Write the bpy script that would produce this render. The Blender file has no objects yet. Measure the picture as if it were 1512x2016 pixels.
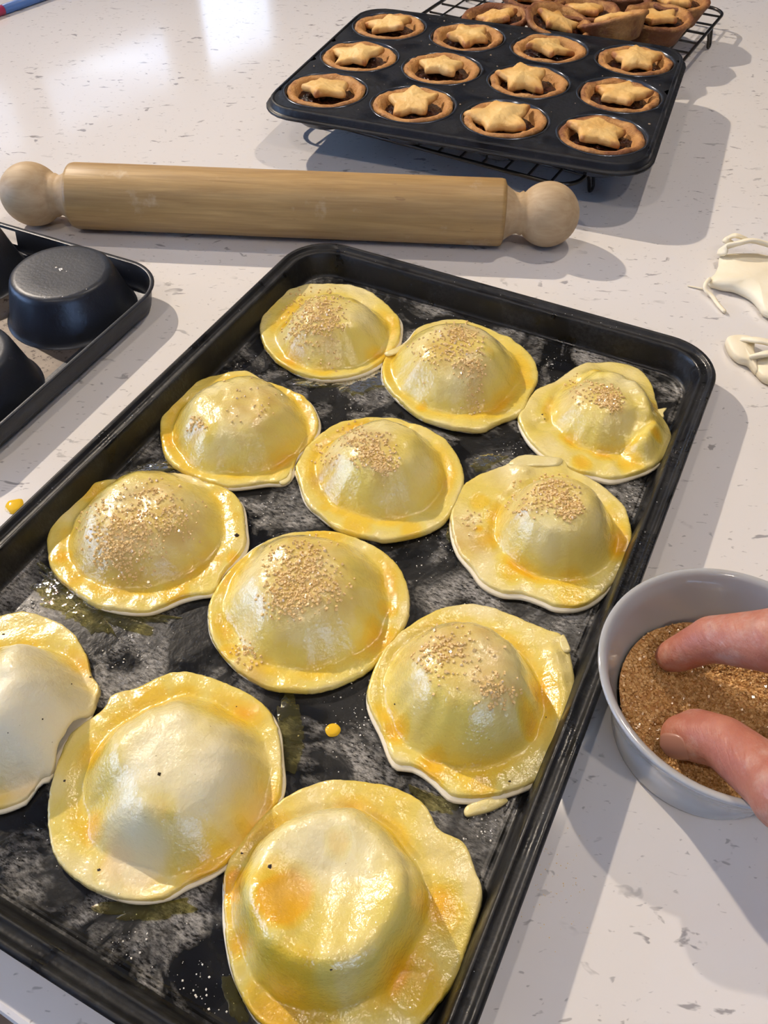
import bpy, bmesh, random
from math import *
from mathutils import Vector, Matrix, noise

random.seed(7)
SC = bpy.context.scene
COL = SC.collection
V = Vector
PI = pi

# ------------------------------------------------------------------ camera
F, PITCH, ROLL, H = 1646.7, radians(48.826), radians(.175), .31
CX, CY, IW, IH = 756, 1008, 1512, 2016
cf = V((0, cos(PITCH), -sin(PITCH)))
r0 = V((1, 0, 0)); u0 = r0.cross(cf)
CR = cos(ROLL)*r0 + sin(ROLL)*u0
CU = -sin(ROLL)*r0 + cos(ROLL)*u0
CP = V((0, 0, H))
cam = bpy.data.cameras.new('camera')
cam.sensor_fit = 'VERTICAL'; cam.sensor_height = 36; cam.lens = F/IH*36
cam.clip_start = .01; cam.clip_end = 50
co = bpy.data.objects.new('camera', cam); COL.objects.link(co)
m3 = Matrix((CR, CU, -cf)).transposed()
co.matrix_world = Matrix.Translation(CP) @ m3.to_4x4()
SC.camera = co


def at(x, y, z=0.0):
    d = CR*((x-CX)/F) - CU*((y-CY)/F) + cf
    t = (z-H)/d.z
    return CP + d*t


# ------------------------------------------------------------------ exposure, sky, lights
SC.view_settings.view_transform = 'Standard'
SC.view_settings.look = 'None'
SC.view_settings.gamma = 1
SC.view_settings.use_curve_mapping = False
SC.view_settings.exposure = 0.0
W = bpy.data.worlds.new('sky'); SC.world = W; W.use_nodes = True
wn = W.node_tree.nodes; wl = W.node_tree.links
bg = wn['Background']
tc = wn.new('ShaderNodeTexCoord'); nz = wn.new('ShaderNodeTexNoise'); nz.inputs['Scale'].default_value = 7
nz.inputs['Detail'].default_value = 4
rp = wn.new('ShaderNodeValToRGB')
rp.color_ramp.elements[0].position = .35; rp.color_ramp.elements[0].color = (.42, .55, .82, 1)
rp.color_ramp.elements[1].position = .65; rp.color_ramp.elements[1].color = (.80, .98, 1.25, 1)
wl.new(tc.outputs['Generated'], nz.inputs['Vector']); wl.new(nz.outputs['Fac'], rp.inputs['Fac'])
wl.new(rp.outputs['Color'], bg.inputs['Color']); bg.inputs['Strength'].default_value = 3.3

WARM = (1.0, .85, .69)
CEIL = 1.50           # ceiling height above the worktop
# position, watts, aim point or None for straight down, cone
LAMPS = [((-1.32, 1.70), 205, (.42, .06), 56), ((.42, .80), 27, None, 150), ((-.60, -.34), 17, None, 150), ((.40, -.66), 18, None, 150),
         ((-.62, 2.85), 4, None, 150), ((1.9, 1.9), 16, None, 150)]
for (lx, ly), e, aim, cone in LAMPS:
    l = bpy.data.lights.new('downlight_bulb', 'SPOT')
    l.energy = e; l.color = WARM; l.spot_size = radians(cone); l.spot_blend = 1.0 if aim else .6
    l.shadow_soft_size = .022
    o = bpy.data.objects.new('downlight_bulb', l); COL.objects.link(o)
    o.location = (lx, ly, CEIL-.03)
    if aim:
        o.rotation_euler = (V((*aim, 0))-o.location).to_track_quat('-Z', 'Y').to_euler()


def area(name, p, aim, sx, sy, e, col):
    l = bpy.data.lights.new(name, 'AREA'); l.shape = 'RECTANGLE'; l.size = sx; l.size_y = sy
    l.energy = e; l.color = col
    o = bpy.data.objects.new(name, l); COL.objects.link(o); o.location = p
    o.rotation_euler = (V(aim)-V(p)).to_track_quat('-Z', 'Y').to_euler()
    return o


SKYC = (.27, .50, 1.0)
area('window_daylight', (-2.62, .3, .55), (0, .3, .55), 2.3, 1.15, 46, SKYC)
area('window_daylight', (1.2, -2.72, .6), (1.2, 0, .6), 1.6, 1.1, 26, SKYC)


# ------------------------------------------------------------------ material helpers
def mat(name, col=(.8, .8, .8), rough=.5, metal=0, **kw):
    m = bpy.data.materials.new(name); m.use_nodes = True
    b = m.node_tree.nodes['Principled BSDF']
    b.inputs['Base Color'].default_value = (*col, 1)
    b.inputs['Roughness'].default_value = rough
    b.inputs['Metallic'].default_value = metal
    for k, v in kw.items():
        b.inputs[k.replace('_', ' ')].default_value = v
    return m


class N:
    """small node-graph helper"""
    def __init__(s, m):
        s.m = m; s.t = m.node_tree; s.b = s.t.nodes['Principled BSDF']
        s.obj = None

    def n(s, t, **kw):
        x = s.t.nodes.new(t)
        for k, v in kw.items():
            setattr(x, k, v)
        return x

    def link(s, a, b): s.t.links.new(a, b)

    def coord(s, scale=(1, 1, 1), rot=(0, 0, 0), kind='Object', loc=(0, 0, 0)):
        c = s.n('ShaderNodeTexCoord'); mp = s.n('ShaderNodeMapping')
        mp.inputs['Scale'].default_value = scale; mp.inputs['Rotation'].default_value = rot
        mp.inputs['Location'].default_value = loc
        s.link(c.outputs[kind], mp.inputs['Vector']); return mp.outputs['Vector']

    def noise(s, vec, scale, detail=3, rough=.5, dist=0):
        x = s.n('ShaderNodeTexNoise'); x.inputs['Scale'].default_value = scale
        x.inputs['Detail'].default_value = detail; x.inputs['Roughness'].default_value = rough
        x.inputs['Distortion'].default_value = dist
        s.link(vec, x.inputs['Vector']); return x.outputs['Fac']

    def ramp(s, fac, a, b, ca=(0, 0, 0, 1), cb=(1, 1, 1, 1)):
        x = s.n('ShaderNodeValToRGB'); e = x.color_ramp.elements
        e[0].position = a; e[0].color = ca; e[1].position = b; e[1].color = cb
        s.link(fac, x.inputs['Fac']); return x.outputs['Color']

    def math(s, op, a, b=0.0):
        x = s.n('ShaderNodeMath', operation=op)
        for i, v in enumerate((a, b)):
            if isinstance(v, (int, float)): x.inputs[i].default_value = v
            else: s.link(v, x.inputs[i])
        return x.outputs[0]

    def mix(s, fac, a, b):
        x = s.n('ShaderNodeMix', data_type='RGBA')
        for i, v in ((0, fac), (6, a), (7, b)):
            if isinstance(v, (int, float)): x.inputs[i].default_value = v
            elif isinstance(v, tuple): x.inputs[i].default_value = (*v, 1) if len(v) == 3 else v
            else: s.link(v, x.inputs[i])
        return x.outputs[2]

    def attr(s, name):
        x = s.n('ShaderNodeAttribute'); x.attribute_name = name; return x.outputs['Fac']

    def bump(s, h, dist=.001, strength=1.0):
        x = s.n('ShaderNodeBump'); x.inputs['Distance'].default_value = dist
        x.inputs['Strength'].default_value = strength
        s.link(h, x.inputs['Height']); s.link(x.outputs['Normal'], s.b.inputs['Normal']); return x

    def col(s, c): s.link(c, s.b.inputs['Base Color'])
    def rough(s, c): s.link(c, s.b.inputs['Roughness'])


# quartz worktop: off-white with sparse elongated grey flecks
M_quartz = mat('quartz', rough=.085)
g = N(M_quartz)
vec = g.coord((1, 1.9, 1), (0, 0, radians(8)))
n1 = g.noise(vec, 78, 3, .55, .6)
n1b = g.noise(g.coord((1, 1, 1)), 22, 2)
f1 = g.math('MULTIPLY', g.ramp(n1, .625, .68), g.ramp(n1b, .42, .56))
n2 = g.noise(g.coord((1, 2.2, 1), (0, 0, radians(-14)), loc=(3, 5, 0)), 190, 2, .5, .4)
f2 = g.math('MULTIPLY', g.ramp(n2, .67, .73), .6)
f3 = g.math('MULTIPLY', g.ramp(g.noise(g.coord(), 9, 3), .45, .75), .18)
ff = g.math('MAXIMUM', g.math('MULTIPLY', f1, .8), f2)
c = g.mix(f3, (.70, .675, .655), (.60, .58, .575))
g.col(g.mix(ff, c, (.25, .24, .245)))
g.b.inputs['Coat Weight'].default_value = 0


def enamel(name, base, rough, flour=.0, scale=1.0):
    m = mat(name, base, rough); g = N(m); v = g.coord()
    big = g.noise(v, 26*scale, 4, .6, 1.2)
    fine = g.noise(g.coord((1, 2.5, 1), (0, 0, .7)), 420, 3, .7)
    sp = g.noise(v, 900, 2, .6)
    a = g.math('MULTIPLY', g.ramp(big, .47, .63), g.ramp(fine, .36, .68))
    b = g.ramp(sp, .70, .80)
    msk = g.math('MULTIPLY', g.math('MAXIMUM', a, g.math('MULTIPLY', b, .35)), flour)
    g.col(g.mix(msk, base, (.46, .45, .43)))
    wet = g.ramp(g.noise(v, 34, 3, .6, .5), .38, .52)
    r = g.math('ADD', g.math('MULTIPLY', wet, .25), rough)
    g.rough(g.math('ADD', r, g.math('MULTIPLY', msk, .5)))
    g.bump(g.noise(v, 260, 3), .0006, .5)
    return m


M_trayfloor = enamel('floured_black_enamel', (.006, .0063, .007), .14, .85)
M_tray = enamel('black_enamel', (.006, .0065, .008), .22, .05)
for m_ in (M_trayfloor, M_tray): m_.node_tree.nodes['Principled BSDF'].inputs['Specular IOR Level'].default_value = .35
M_tin = enamel('dark_non_stick_coating', (.006, .007, .010), .30, .03)
M_tin.node_tree.nodes['Principled BSDF'].inputs['Specular IOR Level'].default_value = .35
M_cup = mat('non_stick_cup', (.07, .08, .10), .20, .6)

M_muffin = mat('black_non_stick', (.014, .017, .024), .40, .3)
g = N(M_muffin); v = g.coord()
g.col(g.mix(g.ramp(g.noise(v, 130, 5, .7), .66, .74), (.022, .026, .036), (.09, .09, .095)))
g.bump(g.noise(v, 500, 2), .0003, .3)
M_muffplate = mat('worn_tin_plate', (.12, .10, .085), .5, .4)
g = N(M_muffplate); v = g.coord()
c = g.mix(g.ramp(g.noise(v, 30, 4, .6), .4, .62), (.15, .125, .105), (.085, .07, .06))
g.col(g.mix(g.ramp(g.noise(v, 240, 4, .7), .58, .64), c, (.025, .016, .013)))

# raw pastry with egg wash and melting sugar
M_dough = mat('egg_washed_pastry', (.8, .7, .45), .3)
g = N(M_dough); v = g.coord()
w = g.attr('wash'); sg = g.attr('sugar'); dry = g.attr('dry')
nn = g.noise(v, 55, 4, .6)
wj = g.math('ADD', w, g.math('MULTIPLY', g.math('SUBTRACT', nn, .5), .34))
c = g.mix(g.ramp(wj, .0, .30), (.80, .70, .38), (.74, .59, .135))
c = g.mix(g.ramp(wj, .36, .62), c, (.76, .52, .05))
c = g.mix(g.ramp(wj, .70, 1.05), c, (.80, .43, .012))
c = g.mix(g.math('MULTIPLY', sg, .65), c, (.56, .35, .10))
c = g.mix(dry, c, (.74, .70, .54))
sps = g.ramp(g.noise(v, 700, 1), .80, .82)
c = g.mix(g.math('MULTIPLY', sps, .7), c, (.25, .17, .06))
g.col(c)
g.rough(g.math('ADD', g.math('MULTIPLY', dry, .35), .22))
lump = g.noise(v, 210, 3, .55)
hh = g.math('ADD', lump, g.math('MULTIPLY', g.noise(v, 800, 2, .6), .35))
g.bump(hh, .0013, .40)
cb = g.n('ShaderNodeBump'); cb.inputs['Distance'].default_value = .0022; cb.inputs['Strength'].default_value = .6
g.link(g.math('ADD', g.math('MULTIPLY', g.noise(v, 150, 2, .5), .7), g.math('MULTIPLY', g.noise(v, 520, 2, .6), .55)), cb.inputs['Height'])
g.link(cb.outputs['Normal'], g.b.inputs['Coat Normal'])
g.link(g.math('SUBTRACT', 1.0, g.math('MULTIPLY', dry, .7)), g.b.inputs['Coat Weight'])
g.b.inputs['Coat Roughness'].default_value = .07
g.b.inputs['Subsurface Weight'].default_value = .10
g.b.inputs['Subsurface Radius'].default_value = (.004, .003, .0012)
g.b.inputs['Subsurface Scale'].default_value = 1.0

M_rawdough = mat('raw_pastry', (.84, .76, .58), .5)
g = N(M_rawdough); v = g.coord()
g.col(g.mix(g.noise(v, 60, 3), (.86, .79, .62), (.80, .71, .50)))
g.bump(g.noise(v, 300, 3), .0006, .4)

M_sugar = mat('golden_sugar_crystal', (.82, .59, .27), .12)
M_sugarbowl = mat('brown_sugar_crystal', (.50, .27, .09), .22, Transmission_Weight=.25, IOR=1.5)
g = N(M_sugarbowl)
oi = g.n('ShaderNodeAttribute'); oi.attribute_name = 'tint'
g.col(g.mix(oi.outputs['Fac'], (.56, .29, .09), (.92, .60, .27)))
M_sugarbed = mat('brown_sugar_bed', (.42, .21, .07), .7)
M_flour = mat('flour', (.80, .78, .74), .9)
M_speck = mat('dark_speck', (.03, .018, .01), .6)
M_egg = mat('egg_wash_liquid', (.74, .66, .22), .03, Transmission_Weight=.96, IOR=1.36)
N(M_egg).bump(N(M_egg).noise(N(M_egg).coord(), 160, 3), .002, .6)
M_yolk = mat('egg_yolk_drop', (.80, .50, .03), .08)

# baked shortcrust
M_crust = mat('baked_shortcrust', rough=.62)
g = N(M_crust); v = g.coord()
tw = g.attr('toast')
nn = g.noise(v, 85, 5, .65)
c = g.mix(g.ramp(nn, .3, .7), (.60, .32, .10), (.42, .17, .04))
tt = g.math('ADD', tw, g.math('MULTIPLY', g.math('SUBTRACT', g.noise(v, 120, 4, .7), .5), 1.5))
c = g.mix(g.ramp(tt, .45, 1.1), c, (.20, .065, .018))
g.col(c); g.bump(g.noise(v, 380, 4, .65), .0020, .9)
M_star = mat('baked_star', rough=.55)
g = N(M_star); v = g.coord()
tw = g.attr('toast')
tt = g.math('ADD', tw, g.math('MULTIPLY', g.math('SUBTRACT', g.noise(v, 110, 4, .7), .5), .7))
c = g.mix(g.ramp(tt, .1, .6), (.76, .51, .19), (.66, .36, .095))
g.col(g.mix(g.ramp(tt, .65, 1.0), c, (.36, .13, .03)))
g.bump(g.noise(v, 330, 4, .6), .001, .6)
M_mince = mat('mincemeat', (.03, .008, .005), .16)
g = N(M_mince); v = g.coord()
g.col(g.mix(g.ramp(g.noise(v, 240, 3), .45, .65), (.010, .004, .004), (.065, .016, .007)))
g.bump(g.noise(v, 420, 3), .003, .8)

# rolling pin beech
M_wood = mat('floury_beech', rough=.48)
g = N(M_wood)
gr = g.noise(g.coord((4, 60, 60)), 3.2, 6, .62, .6)
gr2 = g.noise(g.coord((10, 300, 300)), 3.0, 3, .5)
c = g.mix(g.ramp(gr, .30, .72), (.32, .185, .060), (.52, .34, .135))
c = g.mix(g.math('MULTIPLY', g.ramp(gr2, .45, .75), .30), c, (.24, .14, .06))
fl = g.math('MULTIPLY', g.ramp(g.noise(g.coord((1, 1, 1)), 50, 4, .6), .62, .75), .30)
kn = g.ramp(g.noise(g.coord((22, 90, 90)), 2.0, 2, .5, .3), .735, .77)
c = g.mix(g.math('MULTIPLY', g.ramp(g.noise(g.coord((3, 26, 26)), 2.2, 3, .5, .8), .42, .66), .38), c, (.24, .145, .055))
c = g.mix(g.math('MULTIPLY', kn, .55), c, (.20, .10, .04))
g.col(g.mix(fl, c, (.74, .64, .50)))
g.bump(g.noise(g.coord((6, 160, 160)), 4, 3), .0004, .4)
M_woodend = mat('floury_beech_end', rough=.6)
g = N(M_woodend)
g.col(g.mix(g.ramp(g.noise(g.coord((14, 60, 60)), 3.2, 5, .6, .5), .3, .7), (.40, .27, .14), (.52, .38, .22)))

M_wire = mat('dark_wire', (.06, .056, .052), .32, .9)
M_ceramic = mat('grey_glazed_stoneware', (.40, .40, .395), .10)
M_steel = mat('brushed_steel', (.6, .6, .6), .3, 1)

M_skin = mat('skin', (.62, .30, .22), .48)
g = N(M_skin); v = g.coord()
c = g.mix(g.ramp(g.noise(v, 45, 4, .6), .32, .68), (.47, .19, .12), (.36, .115, .075))
fl = g.ramp(g.noise(v, 75, 5, .72), .50, .70)
sepn = g.n('ShaderNodeSeparateXYZ'); gn = g.n('ShaderNodeNewGeometry'); g.link(gn.outputs['Normal'], sepn.inputs[0])
g.col(g.mix(g.math('MULTIPLY', fl, .42), c, (.56, .43, .35)))
g.b.inputs['Subsurface Weight'].default_value = .25
g.b.inputs['Subsurface Radius'].default_value = (.008, .003, .0015)
g.b.inputs['Subsurface Scale'].default_value = 1
hh = g.math('ADD', g.noise(g.coord((1, .35, 1)), 420, 3, .6), g.noise(v, 130, 3, .5))
g.bump(hh, .0009, .5)
M_nail = mat('floury_nail', (.37, .175, .125), .30)
M_sleeve = mat('dark_sleeve', (.03, .035, .05), .9)

M_wall = mat('painted_wall', (.24, .27, .32), .8)
M_ceil = mat('white_ceiling', (.52, .54, .58), .9)
M_floor = mat('oak_floor', rough=.5)
g = N(M_floor)
g.col(g.mix(g.noise(g.coord((1, 9, 1)), 5, 4), (.20, .12, .07), (.30, .19, .11)))
M_cab = mat('brown_cabinet', (.14, .085, .06), .45)
M_frame = mat('white_window_frame', (.8, .8, .78), .4)
M_glass = mat('window_glass', (1, 1, 1), 0, Transmission_Weight=1, IOR=1.45)
M_blue = mat('blue_plastic', (.09, .19, .45), .35)
M_pink = mat('pink_plastic', (.50, .05, .13), .35)


# ------------------------------------------------------------------ object helpers
def newobj(name, me, parent=None, m=None, smooth=True):
    if m is not None:
        me.materials.append(m)
    if smooth:
        me.polygons.foreach_set('use_smooth', [True]*len(me.polygons))
    o = bpy.data.objects.new(name, me); COL.objects.link(o)
    if parent: o.parent = parent
    return o


def mesh(name, vs, fs, m=None, parent=None, smooth=True):
    me = bpy.data.meshes.new(name); me.from_pydata([tuple(v) for v in vs], [], fs); me.update()
    return newobj(name, me, parent, m, smooth)


def frombm(name, bm, m=None, parent=None, smooth=True):
    me = bpy.data.meshes.new(name); bm.normal_update(); bm.to_mesh(me); bm.free()
    return newobj(name, me, parent, m, smooth)


def empty(name, loc=(0, 0, 0), rz=0, rot=None):
    o = bpy.data.objects.new(name, None); COL.objects.link(o); o.location = loc
    o.rotation_euler = rot if rot else (0, 0, rz); o.empty_display_size = .02
    return o


def tag(o, label=None, cat=None, group=None, kind=None):
    if label: o['label'] = label
    if cat: o['category'] = cat
    if group: o['group'] = group
    if kind: o['kind'] = kind
    return o


def fattr(o, name, vals):
    a = o.data.attributes.new(name, 'FLOAT', 'POINT'); a.data.foreach_set('value', vals)


def bevel(o, w=.002, seg=2):
    b = o.modifiers.new('bevel', 'BEVEL'); b.width = w; b.segments = seg; b.limit_method = 'ANGLE'; return o


def boxo(name, x0, x1, y0, y1, z0, z1, m, parent=None, bev=0):
    vs = [(x, y, z) for z in (z0, z1) for x, y in ((x0, y0), (x1, y0), (x1, y1), (x0, y1))]
    fs = [(0, 3, 2, 1), (4, 5, 6, 7), (0, 1, 5, 4), (1, 2, 6, 5), (2, 3, 7, 6), (3, 0, 4, 7)]
    o = mesh(name, vs, fs, m, parent, False)
    if bev: bevel(o, bev)
    return o


def lathe(name, prof, m, parent=None, seg=64, wob=None, cap=True, axis='z'):
    vs, fs = [], []
    k = len(prof)
    for i in range(seg):
        a = 2*PI*i/seg
        for j, (r, z) in enumerate(prof):
            rr, zz = (r, z) if wob is None else wob(a, j, r, z)
            p = (rr*cos(a), rr*sin(a), zz)
            if axis == 'x': p = (zz, rr*cos(a), rr*sin(a))
            vs.append(p)
    for i in range(seg):
        i2 = (i+1) % seg
        for j in range(k-1):
            fs.append((i*k+j, i2*k+j, i2*k+j+1, i*k+j+1))
    if cap:
        for j, rev in ((0, True), (k-1, False)):
            if prof[j][0] > 1e-6:
                ring = [i*k+j for i in range(seg)]
                fs.append(tuple(reversed(ring)) if rev else tuple(ring))
    return mesh(name, vs, fs, m, parent)


def rrect(hx, hy, r, n=10, arc_only=True):
    """rounded rectangle loop, 4*(n+1) points, ccw"""
    pts = []
    for cx, cy, a0 in ((hx-r, hy-r, 0), (-hx+r, hy-r, PI/2), (-hx+r, -hy+r, PI), (hx-r, -hy+r, 1.5*PI)):
        for i in range(n+1):
            a = a0+PI/2*i/n
            pts.append((cx+r*cos(a), cy+r*sin(a)))
    return pts


def loft(name, loops, m, parent=None, closed=True, cap0=False, cap1=False, skip=()):
    vs = [p for l in loops for p in l]; n = len(loops[0]); fs = []
    for j in range(len(loops)-1):
        for i in range(n if closed else n-1):
            if (j, i) in skip: continue
            i2 = (i+1) % n
            fs.append((j*n+i, j*n+i2, (j+1)*n+i2, (j+1)*n+i))
    if cap0: fs.append(tuple(reversed(range(n))))
    if cap1: fs.append(tuple(range((len(loops)-1)*n, len(loops)*n)))
    return mesh(name, vs, fs, m, parent)


def tube(pts, r, seg=8, closed=False):
    """verts/faces of a tube along 3D points; r may be a list"""
    pts = [V(p) for p in pts]; n = len(pts); vs, fs = [], []
    up = V((0, 0, 1)); prev = None
    for i, p in enumerate(pts):
        if closed: t = pts[(i+1) % n]-pts[i-1]
        else: t = pts[min(i+1, n-1)]-pts[max(i-1, 0)]
        t.normalize()
        a = (prev if prev is not None else (up if abs(t.z) < .95 else V((1, 0, 0))))
        a = (a-t*a.dot(t)).normalized(); prev = a; b = t.cross(a)
        rr = r[i] if isinstance(r, (list, tuple)) else r
        for k in range(seg):
            an = 2*PI*k/seg
            vs.append(p+(a*cos(an)+b*sin(an))*rr)
    for i in range(n if closed else n-1):
        i2 = (i+1) % n
        for k in range(seg):
            k2 = (k+1) % seg
            fs.append((i*seg+k, i*seg+k2, i2*seg+k2, i2*seg+k))
    if not closed:
        fs.append(tuple(reversed(range(seg)))); fs.append(tuple(range((n-1)*seg, n*seg)))
    return vs, fs


def smoothpoly(pts, n=160):
    """closed Catmull-Rom through 2D points, resampled to n"""
    k = len(pts); out = []
    for i in range(n):
        u = i/n*k; j = int(u); t = u-j
        p0, p1, p2, p3 = (V(pts[(j+d) % k]) for d in (-1, 0, 1, 2))
        out.append(.5*((2*p1)+(p2-p0)*t+(2*p0-5*p1+4*p2-p3)*t*t+(3*p1-p0-3*p2+p3)*t**3))
    return out


def chain(pts, n=40):
    k = len(pts)-1; out = []
    P = [V(p) for p in pts]; P = [2*P[0]-P[1]]+P+[2*P[-1]-P[-2]]
    for i in range(n+1):
        u = min(i/n*k, k-1e-6); j = int(u); t = u-j
        p0, p1, p2, p3 = P[j:j+4]
        out.append(.5*((2*p1)+(p2-p0)*t+(2*p0-5*p1+4*p2-p3)*t*t+(3*p1-p0-3*p2+p3)*t**3))
    return out


def sstep(a, b, x):
    t = max(0, min(1, (x-a)/(b-a))); return t*t*(3-2*t)


def nz3(x, y, z=0): return noise.noise(V((x, y, z)))


# ------------------------------------------------------------------ room
FLZ = -.90
ED = V((cos(radians(-28.5)), sin(radians(-28.5)), 0))      # direction of the worktop's near edge
EN = V((-ED.y, ED.x, 0))
E0 = V((-.1225, .0550, 0))
wt = [E0-ED*1.35, E0+ED*1.75, E0+ED*1.75+EN*1.35, E0-ED*1.35+EN*1.35]
loops = []
for ins, z in ((.0, -.030), (.0, -.0025), (.0008, -.0008), (.0025, 0)):
    q = [wt[0]+(ED+EN)*ins, wt[1]+(EN-ED)*ins, wt[2]-(ED+EN)*ins, wt[3]+(ED-EN)*ins]
    loops.append([(p.x, p.y, z) for p in q])
wk = loft('worktop', loops, M_quartz, cap0=True, cap1=True)
wk.data.polygons.foreach_set('use_smooth', [False]*len(wk.data.polygons))
tag(wk, 'white speckled quartz kitchen worktop under all the baking', 'worktop')

cab = empty('base_cabinet', (E0+EN*.68+ED*.2).to_tuple()[:2]+(FLZ,), radians(-28.5))
tag(cab, 'brown kitchen base unit beneath the white worktop', 'cabinet')
boxo('body', -1.5, 1.5, -.62, .62, .08, .868, M_cab, cab)
boxo('plinth', -1.48, 1.48, -.58, .58, 0, .08, M_cab, cab)
for i in range(5):
    d = boxo('door', -1.49+i*.6, -.91+i*.6, -.642, -.622, .10, .855, M_cab, cab, .002)
    vs, fs = tube([(-1.44+i*.6, -.645, .74), (-1.44+i*.6, -.67, .74), (-1.44+i*.6, -.67, .60), (-1.44+i*.6, -.645, .60)], .005)
    mesh('handle', vs, fs, M_steel, d)

RX0, RX1, RY0, RY1 = -2.5, 3.0, -2.6, 4.6
tag(boxo('floor', RX0-.1, RX1+.1, RY0-.1, RY1+.1, FLZ-.05, FLZ, M_floor), kind='structure')
tag(boxo('ceiling', RX0-.1, RX1+.1, RY0-.1, RY1+.1, CEIL, CEIL+.05, M_ceil), kind='structure')


def wall(name, p0, p1, openings, th=.1):
    """wall along p0->p1 (2D) with window openings (u0,u1,z0,z1); inside is to the left"""
    p0, p1 = V(p0), V(p1); L = (p1-p0).length; d = (p1-p0)/L; nrm = V((d.y, -d.x))
    bm = bmesh.new()
    us = sorted({0, L, *[o[0] for o in openings], *[o[1] for o in openings]})
    zs = sorted({FLZ, CEIL, *[o[2] for o in openings], *[o[3] for o in openings]})
    for i in range(len(us)-1):
        for j in range(len(zs)-1):
            um, zm = (us[i]+us[i+1])/2, (zs[j]+zs[j+1])/2
            if any(o[0] < um < o[1] and o[2] < zm < o[3] for o in openings): continue
            vs = []
            for t in (0, th):
                for u, z in ((us[i], zs[j]), (us[i+1], zs[j]), (us[i+1], zs[j+1]), (us[i], zs[j+1])):
                    q = p0+d*u+nrm*t; vs.append(bm.verts.new((q.x, q.y, z)))
            for f in ((0, 1, 2, 3), (7, 6, 5, 4), (0, 4, 5, 1), (1, 5, 6, 2), (2, 6, 7, 3), (3, 7, 4, 0)):
                bm.faces.new([vs[k] for k in f])
    bmesh.ops.remove_doubles(bm, verts=bm.verts, dist=1e-5)
    w = tag(frombm(name, bm, M_wall, None, False), kind='structure')
    return p0, d, nrm, w


WIN = [0]


def window(base, o, bars=0):
    p0, d, nrm, w = base; WIN[0] += 1
    e = empty('window_%d' % WIN[0], ((p0+d*o[0]).x, (p0+d*o[0]).y, o[2]), atan2(d.y, d.x)); tag(e, kind='structure')
    wd, hg, t = o[1]-o[0], o[3]-o[2], .04
    for a in ((0, wd, 0, t), (0, wd, hg-t, hg), (0, t, t, hg-t), (wd-t, wd, t, hg-t)):
        boxo('window_frame', a[0], a[1], -.08, -.02, a[2], a[3], M_frame, e)
    for k in range(bars):
        x = wd*(k+1)/(bars+1)
        boxo('mullion', x-t/2, x+t/2, -.08, -.02, t, hg-t, M_frame, e)
    boxo('pane', t, wd-t, -.054, -.048, t, hg-t, M_glass, e)


# far wall runs obliquely; the worktop mirrors its windows
FW0, FW1 = V((-2.5, 1.67)), V((-.03, 4.6))
L = (FW1-FW0).length; fd = (FW1-FW0)/L


def uaz(az):
    a = radians(az); dx, dy = sin(a), cos(a)
    # FW0+fd*u = t*(dx,dy)
    return (FW0.y*dx-FW0.x*dy)/(fd.x*dy-fd.y*dx)


U = [uaz(a) for a in (-21.7, -12.6, -11.5, -6.1)]
fw_open = [(U[0], U[1], .90, 1.20), (U[2], U[3], .55, 1.20), (U[0]-.42, U[0]-.06, .90, 1.20)]
b = wall('wall_far', FW1, FW0, [(L-o[1], L-o[0], o[2], o[3]) for o in fw_open])
for o in fw_open: window(b, (L-o[1], L-o[0], o[2], o[3]))
wall('wall_back', (RX1, RY1), (-.03, RY1), [])
ob = [(FW0.y-1.45, FW0.y+.85, -.02, 1.12)]
b = wall('wall_left', (RX0, FW0.y), (RX0, RY0), ob)
window(b, ob[0], 2)
of = [(2.9, 4.5, .05, 1.15)]
b = wall('wall_front', (RX0, RY0), (RX1, RY0), of)
window(b, of[0], 1)
wall('wall_right', (RX1, RY0), (RX1, RY1), [])

for i, ((lx, ly), e, _a, _c) in enumerate(LAMPS):
    d = empty('downlight', (lx, ly, CEIL-.012))
    names = ['over the far left of the worktop', 'over the far right of the worktop', 'over the near left of the worktop',
             'over the near right of the worktop', 'at the far end by the window wall', 'on the right hand side of the room']
    tag(d, 'round steel ceiling downlight ' + names[i], 'light', 'ceiling downlights')
    lathe('trim_ring', [(.036, .0119), (.048, .0119), (.048, .006), (.044, .002), (.036, .004)], M_steel, d, 32, cap=False)


# ------------------------------------------------------------------ black baking tray
TA = radians(-26.5)
c4 = [at(610, 462, .018), at(1434.5, 691, .018), at(817, 2397, .018), at(-544, 1526, .018)]
tcn = (c4[0]+c4[1]+c4[2]+c4[3])/4
TW, TH = .2695/2, .4120/2
tray = empty('baking_tray', (tcn.x, tcn.y, 0), TA)
tag(tray, 'large black enamel baking tray holding twelve unbaked pies', 'tray')


def traypt(v):       # world -> tray local
    d = v-V((tcn.x, tcn.y, 0)); return V((d.x*cos(TA)+d.y*sin(TA), -d.x*sin(TA)+d.y*cos(TA), d.z))


def rrloops(hx, hy, rc, prof, n=12, sub=6):
    loops = []
    for ins, z in prof:
        q = rrect(hx-ins, hy-ins, max(.004, rc-ins), n)
        loops.append([(x, y, z) for x, y in q])
    return loops


RC = .030
prof = [(.0006, .0150), (-.0003, .0160), (-.0004, .0173), (.0003, .0184), (.0014, .0187), (.0024, .0180), (.0030, .0168),
        (.0040, .0162), (.0062, .0160), (.0068, .0167), (.0076, .0168), (.0084, .0158), (.0092, .0135), (.0112, .0036),
        (.0118, .0022), (.0130, .0016)]
lo = rrloops(TW, TH, RC, prof)
rimo = loft('rim', lo, M_tray, tray)
floor_o = mesh('tray_floor', [], [], M_trayfloor, tray)
lp = lo[-1]; n = len(lp)
bm = bmesh.new()
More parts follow.
